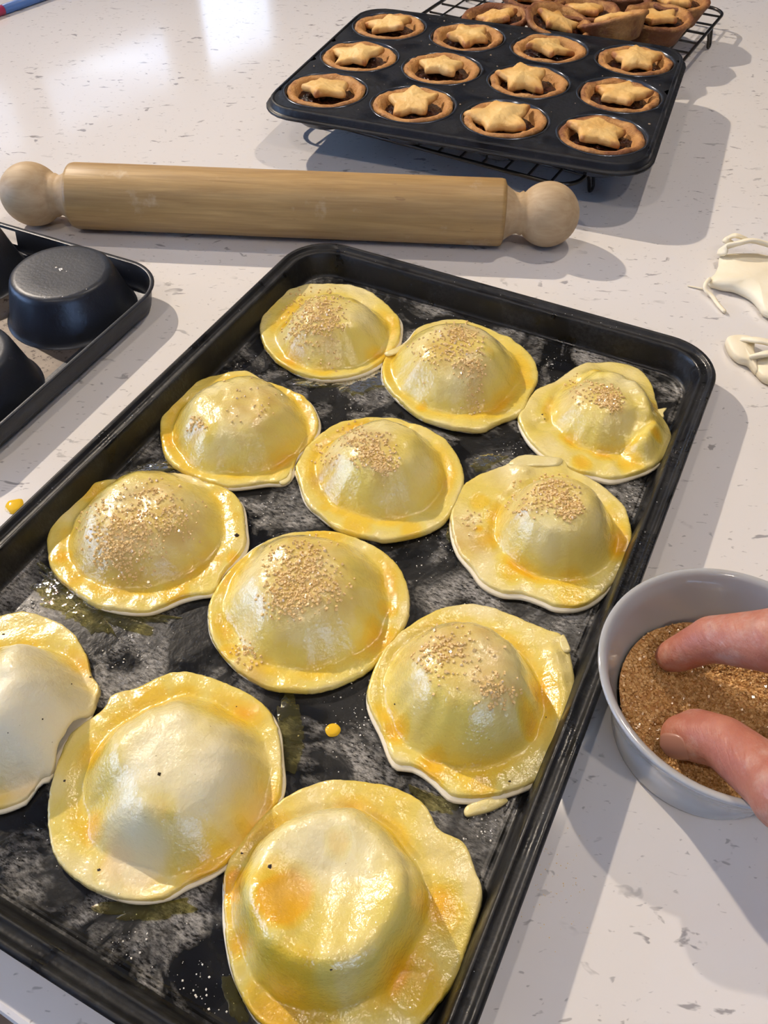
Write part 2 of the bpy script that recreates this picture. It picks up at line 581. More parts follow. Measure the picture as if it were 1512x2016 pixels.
# concentric loops so that the floor carries a shallow raised border line
ins = [.0130, .0140, .0148, .0156, .0165]; zz = [.0016, .0014, .0018, .0018, .0012]
loops2 = [[(x, y, z) for x, y in rrect(TW-i, TH-i, max(.004, RC-i), 12)] for i, z in zip(ins, zz)]
vs = [[bm.verts.new(p) for p in l] for l in loops2]
for j in range(len(vs)-1):
    for i in range(n):
        bm.faces.new((vs[j][i], vs[j][(i+1) % n], vs[j+1][(i+1) % n], vs[j+1][i]))
bm.faces.new(vs[-1])
old = floor_o.data; me = bpy.data.meshes.new('tray_floor'); bm.to_mesh(me); bm.free()
me.materials.append(M_trayfloor); floor_o.data = me
FZ = .0012


# ------------------------------------------------------------------ raw pies
def P2(o, k, pts): return [(o[0]+x/k, o[1]+y/k) for x, y in pts]


PIES = [
 dict(o=P2((480, 530), 4.32, [(560, 140), (830, 135), (1040, 185), (1140, 245), (1270, 360), (1330, 450), (1330, 600), (1250, 720), (1130, 830), (960, 905), (760, 940), (600, 930), (450, 885), (300, 800), (200, 700), (150, 600), (135, 480), (200, 340), (320, 230), (430, 165)]),
      d=(655, 105, 728, 17, 1.7), s=[(625, 615, 48, 330), (640, 650, 35, 120), (590, 650, 28, 60)], w=[(560, 640, 14, .9), (745, 700, 22, .7), (700, 615, 22, .5), (590, 580, 14, .5)],
      label='raw pie in the far left corner of the tray, heaped with brown sugar'),
 dict(o=P2((730, 610), 4.32, [(740, 90), (900, 130), (1100, 210), (1240, 290), (1380, 420), (1425, 590), (1350, 740), (1290, 880), (1070, 970), (940, 1035), (750, 1020), (560, 975), (380, 895), (220, 760), (120, 640), (95, 520), (130, 400), (300, 270), (400, 160), (560, 105)]),
      d=(895, 118, 812, 20, 1.9), s=[(905, 665, 42, 170), (925, 720, 30, 80), (860, 700, 45, 70), (935, 750, 22, 60)], w=[(1035, 740, 22, .8), (830, 790, 14, .9), (960, 730, 14, .5)],
      label='raw pie in the middle of the far row, brown sugar strewn over its tall dome'),
 dict(o=P2((1000, 690), 4.32, [(850, 105), (1020, 130), (1150, 200), (1230, 330), (1265, 480), (1300, 600), (1370, 680), (1385, 780), (1320, 930), (1150, 1040), (900, 1100), (700, 1065), (600, 1045), (450, 970), (300, 890), (170, 760), (85, 590), (140, 490), (220, 360), (400, 270), (560, 160), (700, 115)]),
      d=(1180, 92, 886, 15, 1.5), s=[(1193, 780, 22, 170), (1150, 768, 30, 50), (1210, 795, 18, 80)], w=[(1195, 735, 20, .7), (1150, 900, 22, .9), (1245, 900, 25, .8), (1290, 860, 14, .9), (1240, 765, 12, .6)],
      f=[('r', [(1175, 728), (1235, 745), (1272, 785), (1285, 830), (1270, 860)], 7, 9), ('g', 1075, 818, 5, -2.5), ('g', 1225, 880, 6, -2)],
      label='lopsided raw pie in the far right corner of the tray with one clump of sugar'),
 dict(o=P2((290, 710), 4.32, [(760, 95), (880, 110), (1000, 175), (1150, 225), (1340, 320), (1430, 430), (1460, 560), (1400, 700), (1290, 810), (1230, 960), (1150, 1040), (1000, 1050), (780, 1080), (640, 1075), (420, 1000), (250, 920), (150, 820), (110, 650), (125, 480), (230, 310), (440, 180), (600, 130)]),
      d=(472, 122, 930, 18, 2.2), s=[(385, 835, 16, 35), (500, 800, 60, 26)], w=[(345, 855, 9, .8), (415, 875, 22, .45), (590, 840, 16, .4), (480, 780, 60, .25)],
      label='shiny raw pie against the left side of the tray with almost no sugar'),
 dict(o=P2((560, 800), 4.086, [(800, 98), (960, 120), (1150, 185), (1300, 280), (1400, 420), (1445, 560), (1430, 680), (1320, 900), (1150, 1020), (870, 1085), (650, 1060), (450, 1010), (300, 900), (180, 790), (110, 600), (90, 480), (200, 310), (400, 160), (560, 115)]),
      d=(750, 120, 1020, 20, 1.7), s=[(735, 890, 38, 190), (755, 925, 24, 110), (700, 860, 30, 60), (640, 900, 30, 26)], w=[(650, 860, 14, .7), (700, 1020, 28, .8), (810, 1030, 24, .7), (640, 985, 14, .6)],
      label='evenly domed raw pie at the centre of the second row, sugar in its middle'),
 dict(o=P2((860, 880), 3.688, [(620, 70), (900, 95), (960, 160), (1100, 230), (1250, 330), (1370, 460), (1415, 640), (1390, 800), (1300, 970), (1170, 1100), (1040, 1165), (870, 1165), (760, 1120), (620, 1075), (470, 1060), (330, 985), (250, 880), (150, 760), (100, 580), (110, 440), (200, 270), (400, 170), (520, 130)]),
      d=(1092, 112, 1136, 23, 1.9), s=[(1090, 970, 36, 190), (1120, 1005, 22, 110), (1040, 985, 40, 50), (930, 1020, 40, 22)], w=[(965, 1050, 22, .9), (950, 975, 22, .7), (1010, 1110, 24, .8), (1130, 1165, 26, .7), (945, 1030, 8, 1)],
      f=[('g', 1030, 915, 5, 3)],
      label='raw pie at the right side of the tray just beyond the grey bowl'),
 dict(o=P2((70, 910), 3.516, [(880, 70), (1050, 85), (1200, 150), (1330, 190), (1430, 290), (1455, 450), (1450, 600), (1310, 770), (1240, 900), (1120, 925), (1000, 955), (880, 1010), (760, 1045), (560, 1030), (400, 990), (250, 890), (130, 780), (85, 650), (90, 500), (200, 320), (340, 190), (560, 110), (700, 110)]),
      d=(290, 142, 1155, 17, 2.0), s=[(240, 1050, 70, 330), (230, 1095, 35, 170), (330, 1030, 60, 130), (300, 975, 45, 60)], w=[(225, 960, 26, .8), (115, 1085, 18, .9), (140, 1130, 22, .8), (340, 1155, 28, .9), (460, 1005, 14, .6), (455, 1085, 14, .9)],
      label='broad raw pie at the left side of the tray covered with sugar all over'),
 dict(o=P2((390, 1030), 3.436, [(800, 55), (980, 75), (1170, 150), (1330, 260), (1410, 400), (1435, 560), (1390, 720), (1200, 960), (1000, 1080), (820, 1140), (560, 1140), (380, 1080), (220, 960), (100, 800), (65, 620), (110, 470), (250, 280), (430, 140), (600, 75)]),
      d=(605, 150, 1310, 19, 1.9), s=[(590, 1120, 55, 230), (570, 1180, 45, 200), (640, 1160, 45, 90), (480, 1290, 30, 40), (600, 1090, 60, 60)], w=[(750, 1250, 34, .9), (700, 1150, 40, .4), (445, 1270, 18, .8), (560, 1320, 40, .5), (765, 1190, 18, .8)],
      f=[('g', 470, 1220, 8, -3)],
      label='raw pie at the centre of the third row, smooth rim and sugar across the top'),
 dict(o=P2((700, 1150), 3.024, [(700, 125), (850, 155), (980, 210), (1130, 270), (1240, 330), (1290, 480), (1300, 650), (1230, 900), (1130, 1070), (1080, 1170), (920, 1240), (740, 1275), (580, 1265), (480, 1180), (350, 1090), (230, 1060), (150, 880), (70, 700), (90, 550), (180, 380), (320, 250), (480, 160), (600, 130)]),
      d=(910, 145, 1506, 27, 2.1), s=[(870, 1280, 45, 100), (980, 1360, 38, 100), (900, 1300, 70, 60)], w=[(780, 1430, 20, .95), (850, 1510, 28, .95), (950, 1530, 30, .8), (1040, 1420, 22, .9), (1050, 1300, 16, .6)],
      f=[('r', [(1100, 1270), (1115, 1340), (1100, 1440)], 4, 2.5)],
      label='tall raw pie at the right side of the tray nearest the grey bowl'),
 dict(o=P2((0, 1180), 2.16, [(750, 310), (900, 335), (1100, 430), (1180, 540), (1200, 700), (1190, 850), (1080, 980), (950, 1140), (790, 1220), (700, 1275), (560, 1285), (420, 1250), (290, 1170), (220, 1060), (205, 880), (240, 720), (300, 580), (440, 470), (480, 410), (600, 370)]),
      d=(350, 168, 1712, 22, 2.1), s=[], w=[(290, 1370, 40, .7), (190, 1480, 28, .8), (175, 1620, 24, .95), (220, 1690, 26, .9), (330, 1625, 22, .5), (440, 1390, 40, .6), (300, 1740, 50, .5)],
      f=[('g', 215, 1580, 9, -7), ('g', 270, 1690, 8, -4), ('g', 400, 1690, 8, 2)], dry=[(330, 1500, 60, .6), (420, 1530, 50, .7), (250, 1660, 50, .7)],
      label='unsugared raw pie in the nearest row with a dented left flank and dark specks'),
 dict(o=P2((400, 1480), 1.89, [(500, 105), (700, 130), (820, 195), (880, 290), (970, 340), (1010, 430), (1040, 540), (1000, 680), (940, 850), (860, 960), (780, 1040), (600, 1100), (400, 1100), (250, 1040), (170, 960), (100, 800), (78, 600), (80, 450), (150, 320), (280, 190), (400, 125)]),
      d=(648, 172, 1975, 23, 4.4), s=[], w=[(565, 1795, 34, 1.5), (462, 1740, 24, 1.2), (470, 1850, 18, .9), (560, 2000, 60, .9), (870, 1780, 30, .9), (830, 1930, 34, .7), (750, 1570, 60, .5), (670, 1690, 16, .7)],
      f=[('r', [(500, 1790), (530, 1870), (610, 1935), (700, 1930), (770, 1870), (800, 1790)], 8, 4.5), ('g', 640, 1740, 18, -4.5), ('g', 800, 1930, 6, -6)], dry=[(640, 1660, 60, .4)],
      label='unsugared raw pie closest to the camera with orange yolk pooled on its flat top'),
 dict(o=P2((0, 1190), 4.8, [(150, 85), (300, 90), (450, 130), (600, 200), (720, 300), (765, 380), (830, 500), (860, 650), (940, 780), (920, 900), (870, 1040), (750, 1150), (600, 1380), (500, 1600), (400, 1650), (300, 1790), (230, 1860), (0, 1940), (-250, 1900), (-500, 1650), (-650, 1250), (-650, 800), (-500, 400), (-250, 180)]),
      d=(20, 150, 1555, 24, 1.9), s=[], w=[(5, 1330, 22, 1.1), (60, 1240, 30, .4), (30, 1560, 40, .6)], dry=[(60, 1420, 90, .9), (60, 1300, 30, .7)],
      f=[('r', [(60, 1300), (55, 1380), (20, 1440)], 8, 3), ('r', [(95, 1260), (135, 1290), (160, 1320)], 4, -2)],
      label='pale raw pie cut off by the left edge of the photo, no sugar'),
]
BR = .0058            # brim top height
SX = V((0, 0, 0))
pie_h = []


def make_pie(idx, P):
    poly = [at(x, y, .0040) for x, y in P['o']]
    cen = sum(poly, V((0, 0, 0)))/len(poly)
    sp = smoothpoly([(p.x, p.y) for p in poly], 480)
    # radius by angle
    NA, NR = 224, 54
    best = {}
    rad = [0]*NA
    ang = [(atan2(q.y-cen.y, q.x-cen.x), (q-V((cen.x, cen.y))).length) for q in sp]
    ang.sort()
    for i in range(NA):
        a = -PI+2*PI*i/NA
        lo_ = max((x for x in ang if x[0] <= a), default=ang[-1], key=lambda x: x[0])
        hi_ = min((x for x in ang if x[0] > a), default=ang[0], key=lambda x: x[0])
        d1 = (a-lo_[0]) % (2*PI); d2 = (hi_[0]-a) % (2*PI)
        rad[i] = (lo_[1]*d2+hi_[1]*d1)/(d1+d2+1e-9)
    cx, rx, fy, hmm, kk = P['d']
    # dome footprint: circle touching the front line
    lo_y, hi_y = fy-400, fy
    for _ in range(40):
        my = (lo_y+hi_y)/2
        c_ = at(cx, my, .004); rr = (at(cx+rx, my, .004)-c_).length; fr = (c_-at(cx, fy, .004)).length
        if fr > rr: lo_y = my
        else: hi_y = my
    dc, dr = c_, rr; kk = kk+.25
    hgt = hmm/1000
    feats = P.get('f', [])
    F2 = []
    for ft in feats:
        if ft[0] == 'g': F2.append(('g', at(ft[1], ft[2], .012), ft[3]/1000, ft[4]/1000))
        else: F2.append(('r', [at(x, y, .015) for x, y in ft[1]], ft[2]/1000, ft[3]/1000))
    sd = idx*7.31

    def R(a):
        u = ((a+PI)/(2*PI)*NA) % NA; i = int(u); t = u-i
        return rad[i % NA]*(1-t)+rad[(i+1) % NA]*t

    def height(x, y):
        ax, ay = x-dc.x, y-dc.y; an = atan2(ay, ax)
        wr = 1+.07*nz3(cos(an)*1.3+sd, sin(an)*1.3, 2)+.03*nz3(cos(an)*4+sd, sin(an)*4, 5)
        t = hypot(ax, ay)/(dr*wr)
        z = BR
        if t < 1.25:
            tt = min(1, t/1.08)
            z += hgt*(.5+.5*cos(PI*tt**kk))**(.85)
        z += .0011*nz3(x*60+sd, y*60, sd)*sstep(0, .5, 1.4-t)+.0006*nz3(x*150+sd, y*150, sd)
        # the brim sinks a little where it meets the filling
        z -= .0009*exp(-((t-1.08)/.09)**2)
        for f in F2:
            if f[0] == 'g':
                d2 = (x-f[1].x)**2+(y-f[1].y)**2; z += f[3]*exp(-d2/(f[2]**2))
            else:
                q = 9
                for a, b_ in zip(f[1], f[1][1:]):
                    vx, vy = b_.x-a.x, b_.y-a.y; L2 = vx*vx+vy*vy
                    s_ = max(0, min(1, ((x-a.x)*vx+(y-a.y)*vy)/L2))
                    q = min(q, hypot(x-a.x-vx*s_, y-a.y-vy*s_))
                z += f[3]*exp(-(q/f[2])**2)
        return max(z, .0042), t, an

    wash = [(at(x, y, .010), r_, a_) for x, y, r_, a_ in P['w']]
    dryb = [(at(x, y, .020), r_, a_) for x, y, r_, a_ in P.get('dry', [])]
    sug = [(at(x, y, .022), r_) for x, y, r_, n_ in P['s']]

    def blob(x, y, L_, wide=1.0):
        v_ = 0
        for b_ in L_:
            c0 = b_[0]; pr = b_[1]*(.31-c0.z)/F*1.35*wide/0.83
            # noisy edges
            e = 1+.35*nz3(x*140+sd, y*140, 3)
            v_ = max(v_, (b_[2] if len(b_) > 2 else 1)*exp(-(((x-c0.x)**2+((y-c0.y)*.9)**2)/(pr*e)**2)**1.6))
        return v_
    e = empty('raw_pie', (cen.x, cen.y, FZ)); base = V((cen.x, cen.y, FZ))
    tag(e, P['label'], 'pie', 'unbaked pies on the black tray')
    vs, fs, wa, su, dr_ = [], [], [], [], []
    S = [j/NR for j in range(NR)]
    S = [1-(1-s)**1.12 for s in S]
    z0 = height(cen.x, cen.y)[0]

    def put(x, y, z):
        hh, t, an = height(x, y)
        vs.append((x-base.x, y-base.y, z-base.z))
        ring = exp(-((t-1.12)/.16)**2)*max(0, .48+1.15*nz3(cos(an)*2.0+sd, sin(an)*2.0, 9)-.18*sin(an))
        wv = .20+.22*nz3(x*45+sd, y*45, 1)+.70*ring
        wv = max(wv, blob(x, y, wash))
        wa.append(max(0, wv)); su.append(min(1, blob(x, y, sug, 1.0)*(.75+.6*nz3(x*160, y*160, sd))))
        dr_.append(min(1, blob(x, y, dryb)))
    put(cen.x, cen.y, z0)
    rims = []
    for j in range(1, NR+4):
        for i in range(NA):
            a = -PI+2*PI*i/NA
            ed = rad[i]*(1+.006*nz3(cos(a)*14+sd, sin(a)*14, 0)+.005*nz3(cos(a)*40+sd, sin(a)*40, 3))
            lift = .0008*nz3(cos(a)*5+sd, sin(a)*5, 7)
            if j < NR:
                s = S[j]; x, y = cen.x+cos(a)*ed*s, cen.y+sin(a)*ed*s
                z = height(x, y)[0]
                z += lift*sstep(.8, 1, s)
                z -= .0006*sstep(.965, 1, s)
            else:
                s, dz = ((.992, -.0008), (1.0, -.0018), (1.0, -.0030), (.985, -.0038))[j-NR]
                x, y = cen.x+cos(a)*ed*s, cen.y+sin(a)*ed*s
                z = height(cen.x+cos(a)*ed*.985, cen.y+sin(a)*ed*.985)[0]+lift+dz
            put(x, y, z)
    for i in range(NA):
        fs.append((0, 1+i, 1+(i+1) % NA))
    for j in range(NR+2):
        for i in range(NA):
            i2 = (i+1) % NA
            fs.append((1+j*NA+i, 1+(j+1)*NA+i, 1+(j+1)*NA+i2, 1+j*NA+i2))
    o = mesh('pastry_lid', vs, fs, M_dough, e)
    fattr(o, 'wash', wa); fattr(o, 'sugar', su); fattr(o, 'dry', dr_)
    # pastry base underneath
    off = (.0012*cos(idx*2.1), .0012*sin(idx*2.1)-.0007)
    lo2 = []
    for s, z in ((.2, .0004), (.97, .0004), (.995, .0008), (1.0, .0018), (.99, .0028), (.2, .0028)):
        lo2.append([(cos(a)*r_*s+off[0], sin(a)*r_*s+off[1], z) for a, r_ in
                    ((-PI+2*PI*i/NA, rad[i]*(1+.016*nz3(cos(-PI+2*PI*i/NA)*3+sd, sin(-PI+2*PI*i/NA)*3, 20)-.002)) for i in range(0, NA, 2))])
    ob_ = loft('pastry_base', lo2, M_rawdough, e, cap0=True, cap1=True)
    # sugar crystals
    if P['s']:
        rnd = random.Random(idx+3); cv, cfc = [], []
        for x, y, r_, n_ in P['s']:
            for _ in range(n_):
                rr_ = r_*1.15*sqrt(-log(1-rnd.random()*.93)/1.6); a = rnd.random()*2*PI
                px_, py_ = x+rr_*cos(a), y+rr_*.8*sin(a)
                z = .018
                for _k in range(5):
                    q = at(px_, py_, z); z = height(q.x, q.y)[0]
                if (V((q.x, q.y))-V((cen.x, cen.y))).length > R(atan2(q.y-cen.y, q.x-cen.x))*.95: continue
                add_grain(cv, cfc, V((q.x-base.x, q.y-base.y, z-base.z+.0003)), rnd.uniform(.00045, .00090), rnd)
        so = mesh('sugar_crystals', cv, cfc, M_sugar, e, False); tag(so, kind='stuff')
    return cen, height


CUBE = [(-1, -1, -1), (1, -1, -1), (1, 1, -1), (-1, 1, -1), (-1, -1, 1), (1, -1, 1), (1, 1, 1), (-1, 1, 1)]
CF = [(0, 3, 2, 1), (4, 5, 6, 7), (0, 1, 5, 4), (1, 2, 6, 5), (2, 3, 7, 6), (3, 0, 4, 7)]


def add_grain(vs, fs, p, r, rnd):
    ax = V((rnd.gauss(0, 1), rnd.gauss(0, 1), rnd.gauss(0, 1))).normalized()
    m = Matrix.Rotation(rnd.random()*6, 3, ax); b0 = len(vs)
    sx, sy, sz = (r*rnd.uniform(.7, 1.2) for _ in range(3))
    for c_ in CUBE:
        q = m @ V((c_[0]*sx*.62, c_[1]*sy*.62, c_[2]*sz*.62)); vs.append((p.x+q.x, p.y+q.y, p.z+q.z))
    for f_ in CF: fs.append(tuple(b0+i for i in f_))


OCT = [(1, 0, 0), (-1, 0, 0), (0, 1, 0), (0, -1, 0), (0, 0, 1), (0, 0, -1)]
OF = [(0, 2, 4), (2, 1, 4), (1, 3, 4), (3, 0, 4), (2, 0, 5), (1, 2, 5), (3, 1, 5), (0, 3, 5)]


def add_oct(vs, fs, p, r, rnd, flat=1.0):
    b0 = len(vs); a = rnd.random()*6
    for c_ in OCT:
        x, y = c_[0]*cos(a)-c_[1]*sin(a), c_[0]*sin(a)+c_[1]*cos(a)
        k = r*rnd.uniform(.7, 1.2); vs.append((p.x+x*k, p.y+y*k, p.z+c_[2]*k*flat))
    for f_ in OF: fs.append(tuple(b0+i for i in f_))


heights = []
for i, P in enumerate(PIES):
    heights.append(make_pie(i, P))


def on_pie(i, x, y):
    z = .02
    for _ in range(6):
        q = at(x, y, z); z = heights[i][1](q.x, q.y)[0]
    return q, z


# dark pepper-like specks pressed into some lids, as one small part each
pie_objs = [o for o in COL.objects if o.name.startswith('raw_pie')]
pie_objs.sort(key=lambda o: o.name if '.' in o.name else o.name+'.000')
for i, pts in {1: [(910, 644, .7), (909, 787, .5)], 2: [(1067, 816, 1.0), (1072, 825, .9), (1190, 855, .6)], 6: [(466, 1054, 2.4), (439, 974, .7), (252, 1086, .5)],
               9: [(313, 1524, 1.6), (128, 1537, 1.1), (196, 1713, 1.1), (466, 1391, .6)], 10: [(531, 1706, 1.5), (476, 1680, .8), (726, 1603, .7), (652, 1909, .7)],
               11: [(141, 1347, .8), (178, 1333, .8), (106, 1450, .8), (7, 1249, .9), (48, 1486, .6)], 8: [(1003, 1539, 1.1), (778, 1387, .8), (1075, 1412, .6)]}.items():
    vs, fs = [], []
    rnd = random.Random(i)
    b0 = pie_objs[i].location
    for x, y, r_ in pts:
        q, z = on_pie(i, x, y)
        for _ in range(2):
            add_oct(vs, fs, V((q.x-b0.x+rnd.uniform(-.3, .3)*r_*.001, q.y-b0.y, z-b0.z+.0001)), r_*.00055, rnd, .6)
    tag(mesh('dark_specks', vs, fs, M_speck, pie_objs[i], False), kind='stuff')


def flake(name, parent, pts, th, m, z0, arch=0.0, bend=None, base=V((0, 0, 0)), NR=10, n=60, plane=.004):
    """thin irregular piece of dough from an outline in the picture, laid on plane z0"""
    pl = [at(x, y, plane) for x, y in pts]; cen = sum(pl, V((0, 0, 0)))/len(pl)
    sp = smoothpoly([(p.x, p.y) for p in pl], n); vs, fs = [], []
    R_ = max((q-V((cen.x, cen.y))).length for q in sp)

    def hz(x, y, s): return z0+arch*(1-s*s)+.0006*nz3(x*120, y*120, 3)+(bend(x, y) if bend else 0)
    vs.append((cen.x-base.x, cen.y-base.y, hz(cen.x, cen.y, 0)+th-base.z))
    for j in range(1, NR+3):
        for q in sp:
            if j <= NR:
                s = j/NR*.985; dz = th*(1 if j < NR else .86)
            else:
                s, dz = ((1.0, th*.5), (.985, .0001))[j-NR-1]
            x, y = cen.x+(q.x-cen.x)*s, cen.y+(q.y-cen.y)*s
            vs.append((x-base.x, y-base.y, hz(x, y, min(1, s))+dz-base.z))
    for i in range(n): fs.append((0, 1+i, 1+(i+1) % n))
    for j in range(NR+1):
        for i in range(n):
            i2 = (i+1) % n; fs.append((1+j*n+i, 1+(j+1)*n+i, 1+(j+1)*n+i2, 1+j*n+i2))
    fs.append(tuple(1+(NR+1)*n+i for i in range(n)))
    fs[-1] = tuple(reversed(fs[-1]))
    return mesh(name, vs, fs, m, parent)


# little torn tabs of pastry belonging to single pies
def tab(i, pts, z0, th=.0013, arch=.0):
    b0 = pie_objs[i].location
    o = flake('pastry_tab', pie_objs[i], pts, th, M_dough, z0, arch, base=V(b0), NR=4, n=32, plane=z0)
    nv = len(o.data.vertices); fattr(o, 'wash', [.12]*nv); fattr(o, 'sugar', [0]*nv); fattr(o, 'dry', [.1]*nv)


tab(5, [(1003, 912), (1030, 898), (1075, 902), (1106, 905), (1100, 918), (1060, 920), (1010, 920)], .0055)
tab(2, [(1290, 812), (1300, 808), (1312, 806), (1305, 816), (1306, 824), (1296, 824)], .006, .0015)
tab(1, [(757, 698), (775, 690), (800, 678), (806, 684), (785, 697), (765, 703)], .0055)
tab(8, [(1100, 1262), (1108, 1252), (1116, 1265), (1122, 1285), (1108, 1285)], .0055)
tab(3, [(550, 948), (560, 930), (575, 925), (573, 945), (562, 955), (553, 955)], .0040)

# scrap of pastry and drops on the tray
sc = flake('pastry_scrap', None, [(914, 1592), (925, 1580), (950, 1572), (975, 1562), (1001, 1572), (990, 1583), (965, 1595), (935, 1602), (918, 1604)],
           .0020, M_dough, FZ+.0002, .0008, NR=6, n=40)
nv = len(sc.data.vertices); fattr(sc, 'wash', [.2]*nv); fattr(sc, 'sugar', [0]*nv); fattr(sc, 'dry', [.2]*nv)
tag(sc, 'small sliver of raw pastry lying on the tray below the tall pie', 'pastry scrap')


def drop(name, pts, z, hgt, m, label, cat, n=40, kind=None, rough=0):
    pl = [at(x, y, z) for x, y in pts]; cen = sum(pl, V((0, 0, 0)))/len(pl)
    sp = smoothpoly([(p.x, p.y) for p in pl], n); vs = [(cen.x, cen.y, z+hgt)]; fs = []
    c2 = V((cen.x, cen.y))
    sp = [c2+(q-c2)*(1+rough*(nz3(q.x*110, q.y*110, 1)+.6*nz3(q.x*420, q.y*420, 2))) for q in sp]
    NRr = 6
    for j in range(1, NRr+1):
        s = j/NRr
        for q in sp: vs.append((cen.x+(q.x-cen.x)*s, cen.y+(q.y-cen.y)*s, z+hgt*sqrt(max(0, 1-s**3))))
    for i in range(n): fs.append((0, 1+i, 1+(i+1) % n))
    for j in range(NRr-1):
        for i in range(n):
            i2 = (i+1) % n; fs.append((1+j*n+i, 1+(j+1)*n+i, 1+(j+1)*n+i2, 1+j*n+i2))
    return vs, fs


vs, fs = drop('', [(640, 1437), (648, 1426), (662, 1425), (671, 1436), (664, 1448), (648, 1450)], FZ+.0003, .0012, M_yolk, '', '')
tag(mesh('egg_wash_drop', vs, fs, M_yolk), 'yellow drop of egg wash on the bare tray between the pies', 'egg drop')
vs, fs = drop('', [(10, 998), (16, 988), (30, 984), (44, 983), (44, 1000), (26, 1012), (12, 1006)], .0002, .0014, M_yolk, '', '')
tag(mesh('egg_wash_drop', vs, fs, M_yolk), 'yellow drop of egg wash on the worktop beside the tray', 'egg drop')
allv, allf = [], []
for pts in ([(600, 748), (660, 752), (730, 735), (770, 712), (765, 745), (745, 765), (690, 775), (640, 772)],
            [(245, 930), (285, 915), (325, 912), (345, 925), (300, 935), (262, 942)],
            [(75, 1120), (95, 1118), (120, 1160), (160, 1195), (210, 1212), (280, 1225), (330, 1212), (300, 1235), (240, 1245), (180, 1235), (120, 1205), (88, 1170)],
            [(545, 1420), (565, 1380), (590, 1400), (605, 1440), (590, 1490), (560, 1510), (550, 1470)],
            [(880, 1030), (905, 1020), (900, 1050), (885, 1060)],
            [(925, 910), (960, 895), (1000, 900), (980, 915), (940, 925)],
            [(200, 1780), (260, 1770), (330, 1778), (380, 1765), (340, 1800), (270, 1812), (215, 1805)],
            [(800, 1540), (850, 1560), (900, 1580), (905, 1600), (860, 1600), (815, 1570)],
            [(435, 1920), (460, 1930), (480, 1975), (490, 2010), (465, 2005), (445, 1970)]):
    vs, fs = drop('', pts, FZ+.0003, .0005, None, '', '', n=120, rough=.55)
    b0 = len(allv); allv += vs; allf += [tuple(b0+i for i in f_) for f_ in fs]
tag(mesh('spilt_egg_wash', allv, allf, M_egg), 'thin shiny puddles of spilt egg wash around the pies on the tray', 'liquid', kind='stuff')

# loose flour and sugar on the tray
rnd = random.Random(11); vs, fs = [], []
for _ in range(1500):
    u, v_ = rnd.uniform(-TW, TW), rnd.uniform(-TH, TH)
    dd = min(TW-abs(u), TH-abs(v_))
    if .0064 < dd < .014 or dd < .0035: continue
    z = FZ if dd > .014 else .0164
    if rnd.random() < .35 and dd > .014: continue
    add_oct(vs, fs, V((u, v_, z+.0002)), rnd.choice((.00013, .0002, .0003)), rnd, .7)
for px_, py_, s_, n_ in ((700, 800, 50, 50), (1000, 890, 30, 40), (1240, 965, 30, 50), (1090, 720, 22, 30), (700, 1420, 60, 60), (250, 1270, 50, 50), (890, 1560, 30, 24), (960, 1620, 40, 60),
                         (380, 1960, 60, 60), (240, 1870, 50, 30), (530, 1000, 35, 40), (1150, 1500, 16, 20), (1060, 1760, 22, 20), (480, 720, 30, 30), (860, 1090, 50, 50)):
    for _ in range(n_):
        q = traypt(at(rnd.gauss(px_, s_*.6), rnd.gauss(py_, s_*.6), FZ))
        dd = min(TW-abs(q.x), TH-abs(q.y))
        if dd < .0165: continue
        add_oct(vs, fs, V((q.x, q.y, FZ+.0002)), rnd.choice((.00012, .00018, .00028, .00045)), rnd, .6)
fl = mesh('loose_flour', vs, fs, M_flour, None, False)
fl.location = tray.location; fl.rotation_euler = tray.rotation_euler
tag(fl, 'white crumbs of flour scattered over the black baking tray', 'flour', kind='stuff')


# ------------------------------------------------------------------ rolling pin
pa, pb = V((-.2418, .5407, .0215)), V((.1083, .5160, .0215))
ax = (pb-pa); Lp = ax.length; rzp = atan2(ax.y, ax.x); mid = (pa+pb)/2
pin = empty('rolling_pin', (mid.x, mid.y, .0215), rzp)
tag(pin, 'thick wooden rolling pin with round end knobs lying beyond the baking tray', 'rolling pin')
R_ = .0215
hb = Lp/2-.0285
body = lathe('barrel', [(.0, -hb), (R_*.86, -hb+.0002), (R_-.0006, -hb+.0012), (R_, -hb+.0035)]+[(R_, -hb+.0035+(2*hb-.007)*k/12) for k in range(1, 12)] +
             [(R_, hb-.0035), (R_-.0006, hb-.0012), (R_*.86, hb-.0002), (0, hb)], M_wood, pin, 72, axis='x', cap=False)
for s in (-1, 1):
    pr = []
    cxk = Lp/2
    pr.append((R_*.84, hb-.0004)); pr.append((R_*.70, hb+.0035)); pr.append((R_*.62, hb+.0065)); pr.append((R_*.60, hb+.009)); pr.append((R_*.66, hb+.0112))
    rb = .0208
    a0 = acos(-(cxk-hb-.0125)/rb)
    for k in range(19):
        a = a0*(1-k/18)
        pr.append((rb*sin(a) if k < 18 else 0, cxk+rb*cos(a)))
    pr = [(r_, s*x_) for r_, x_ in pr]
    lathe('knob', pr, M_woodend, pin, 56, axis='x', cap=False)


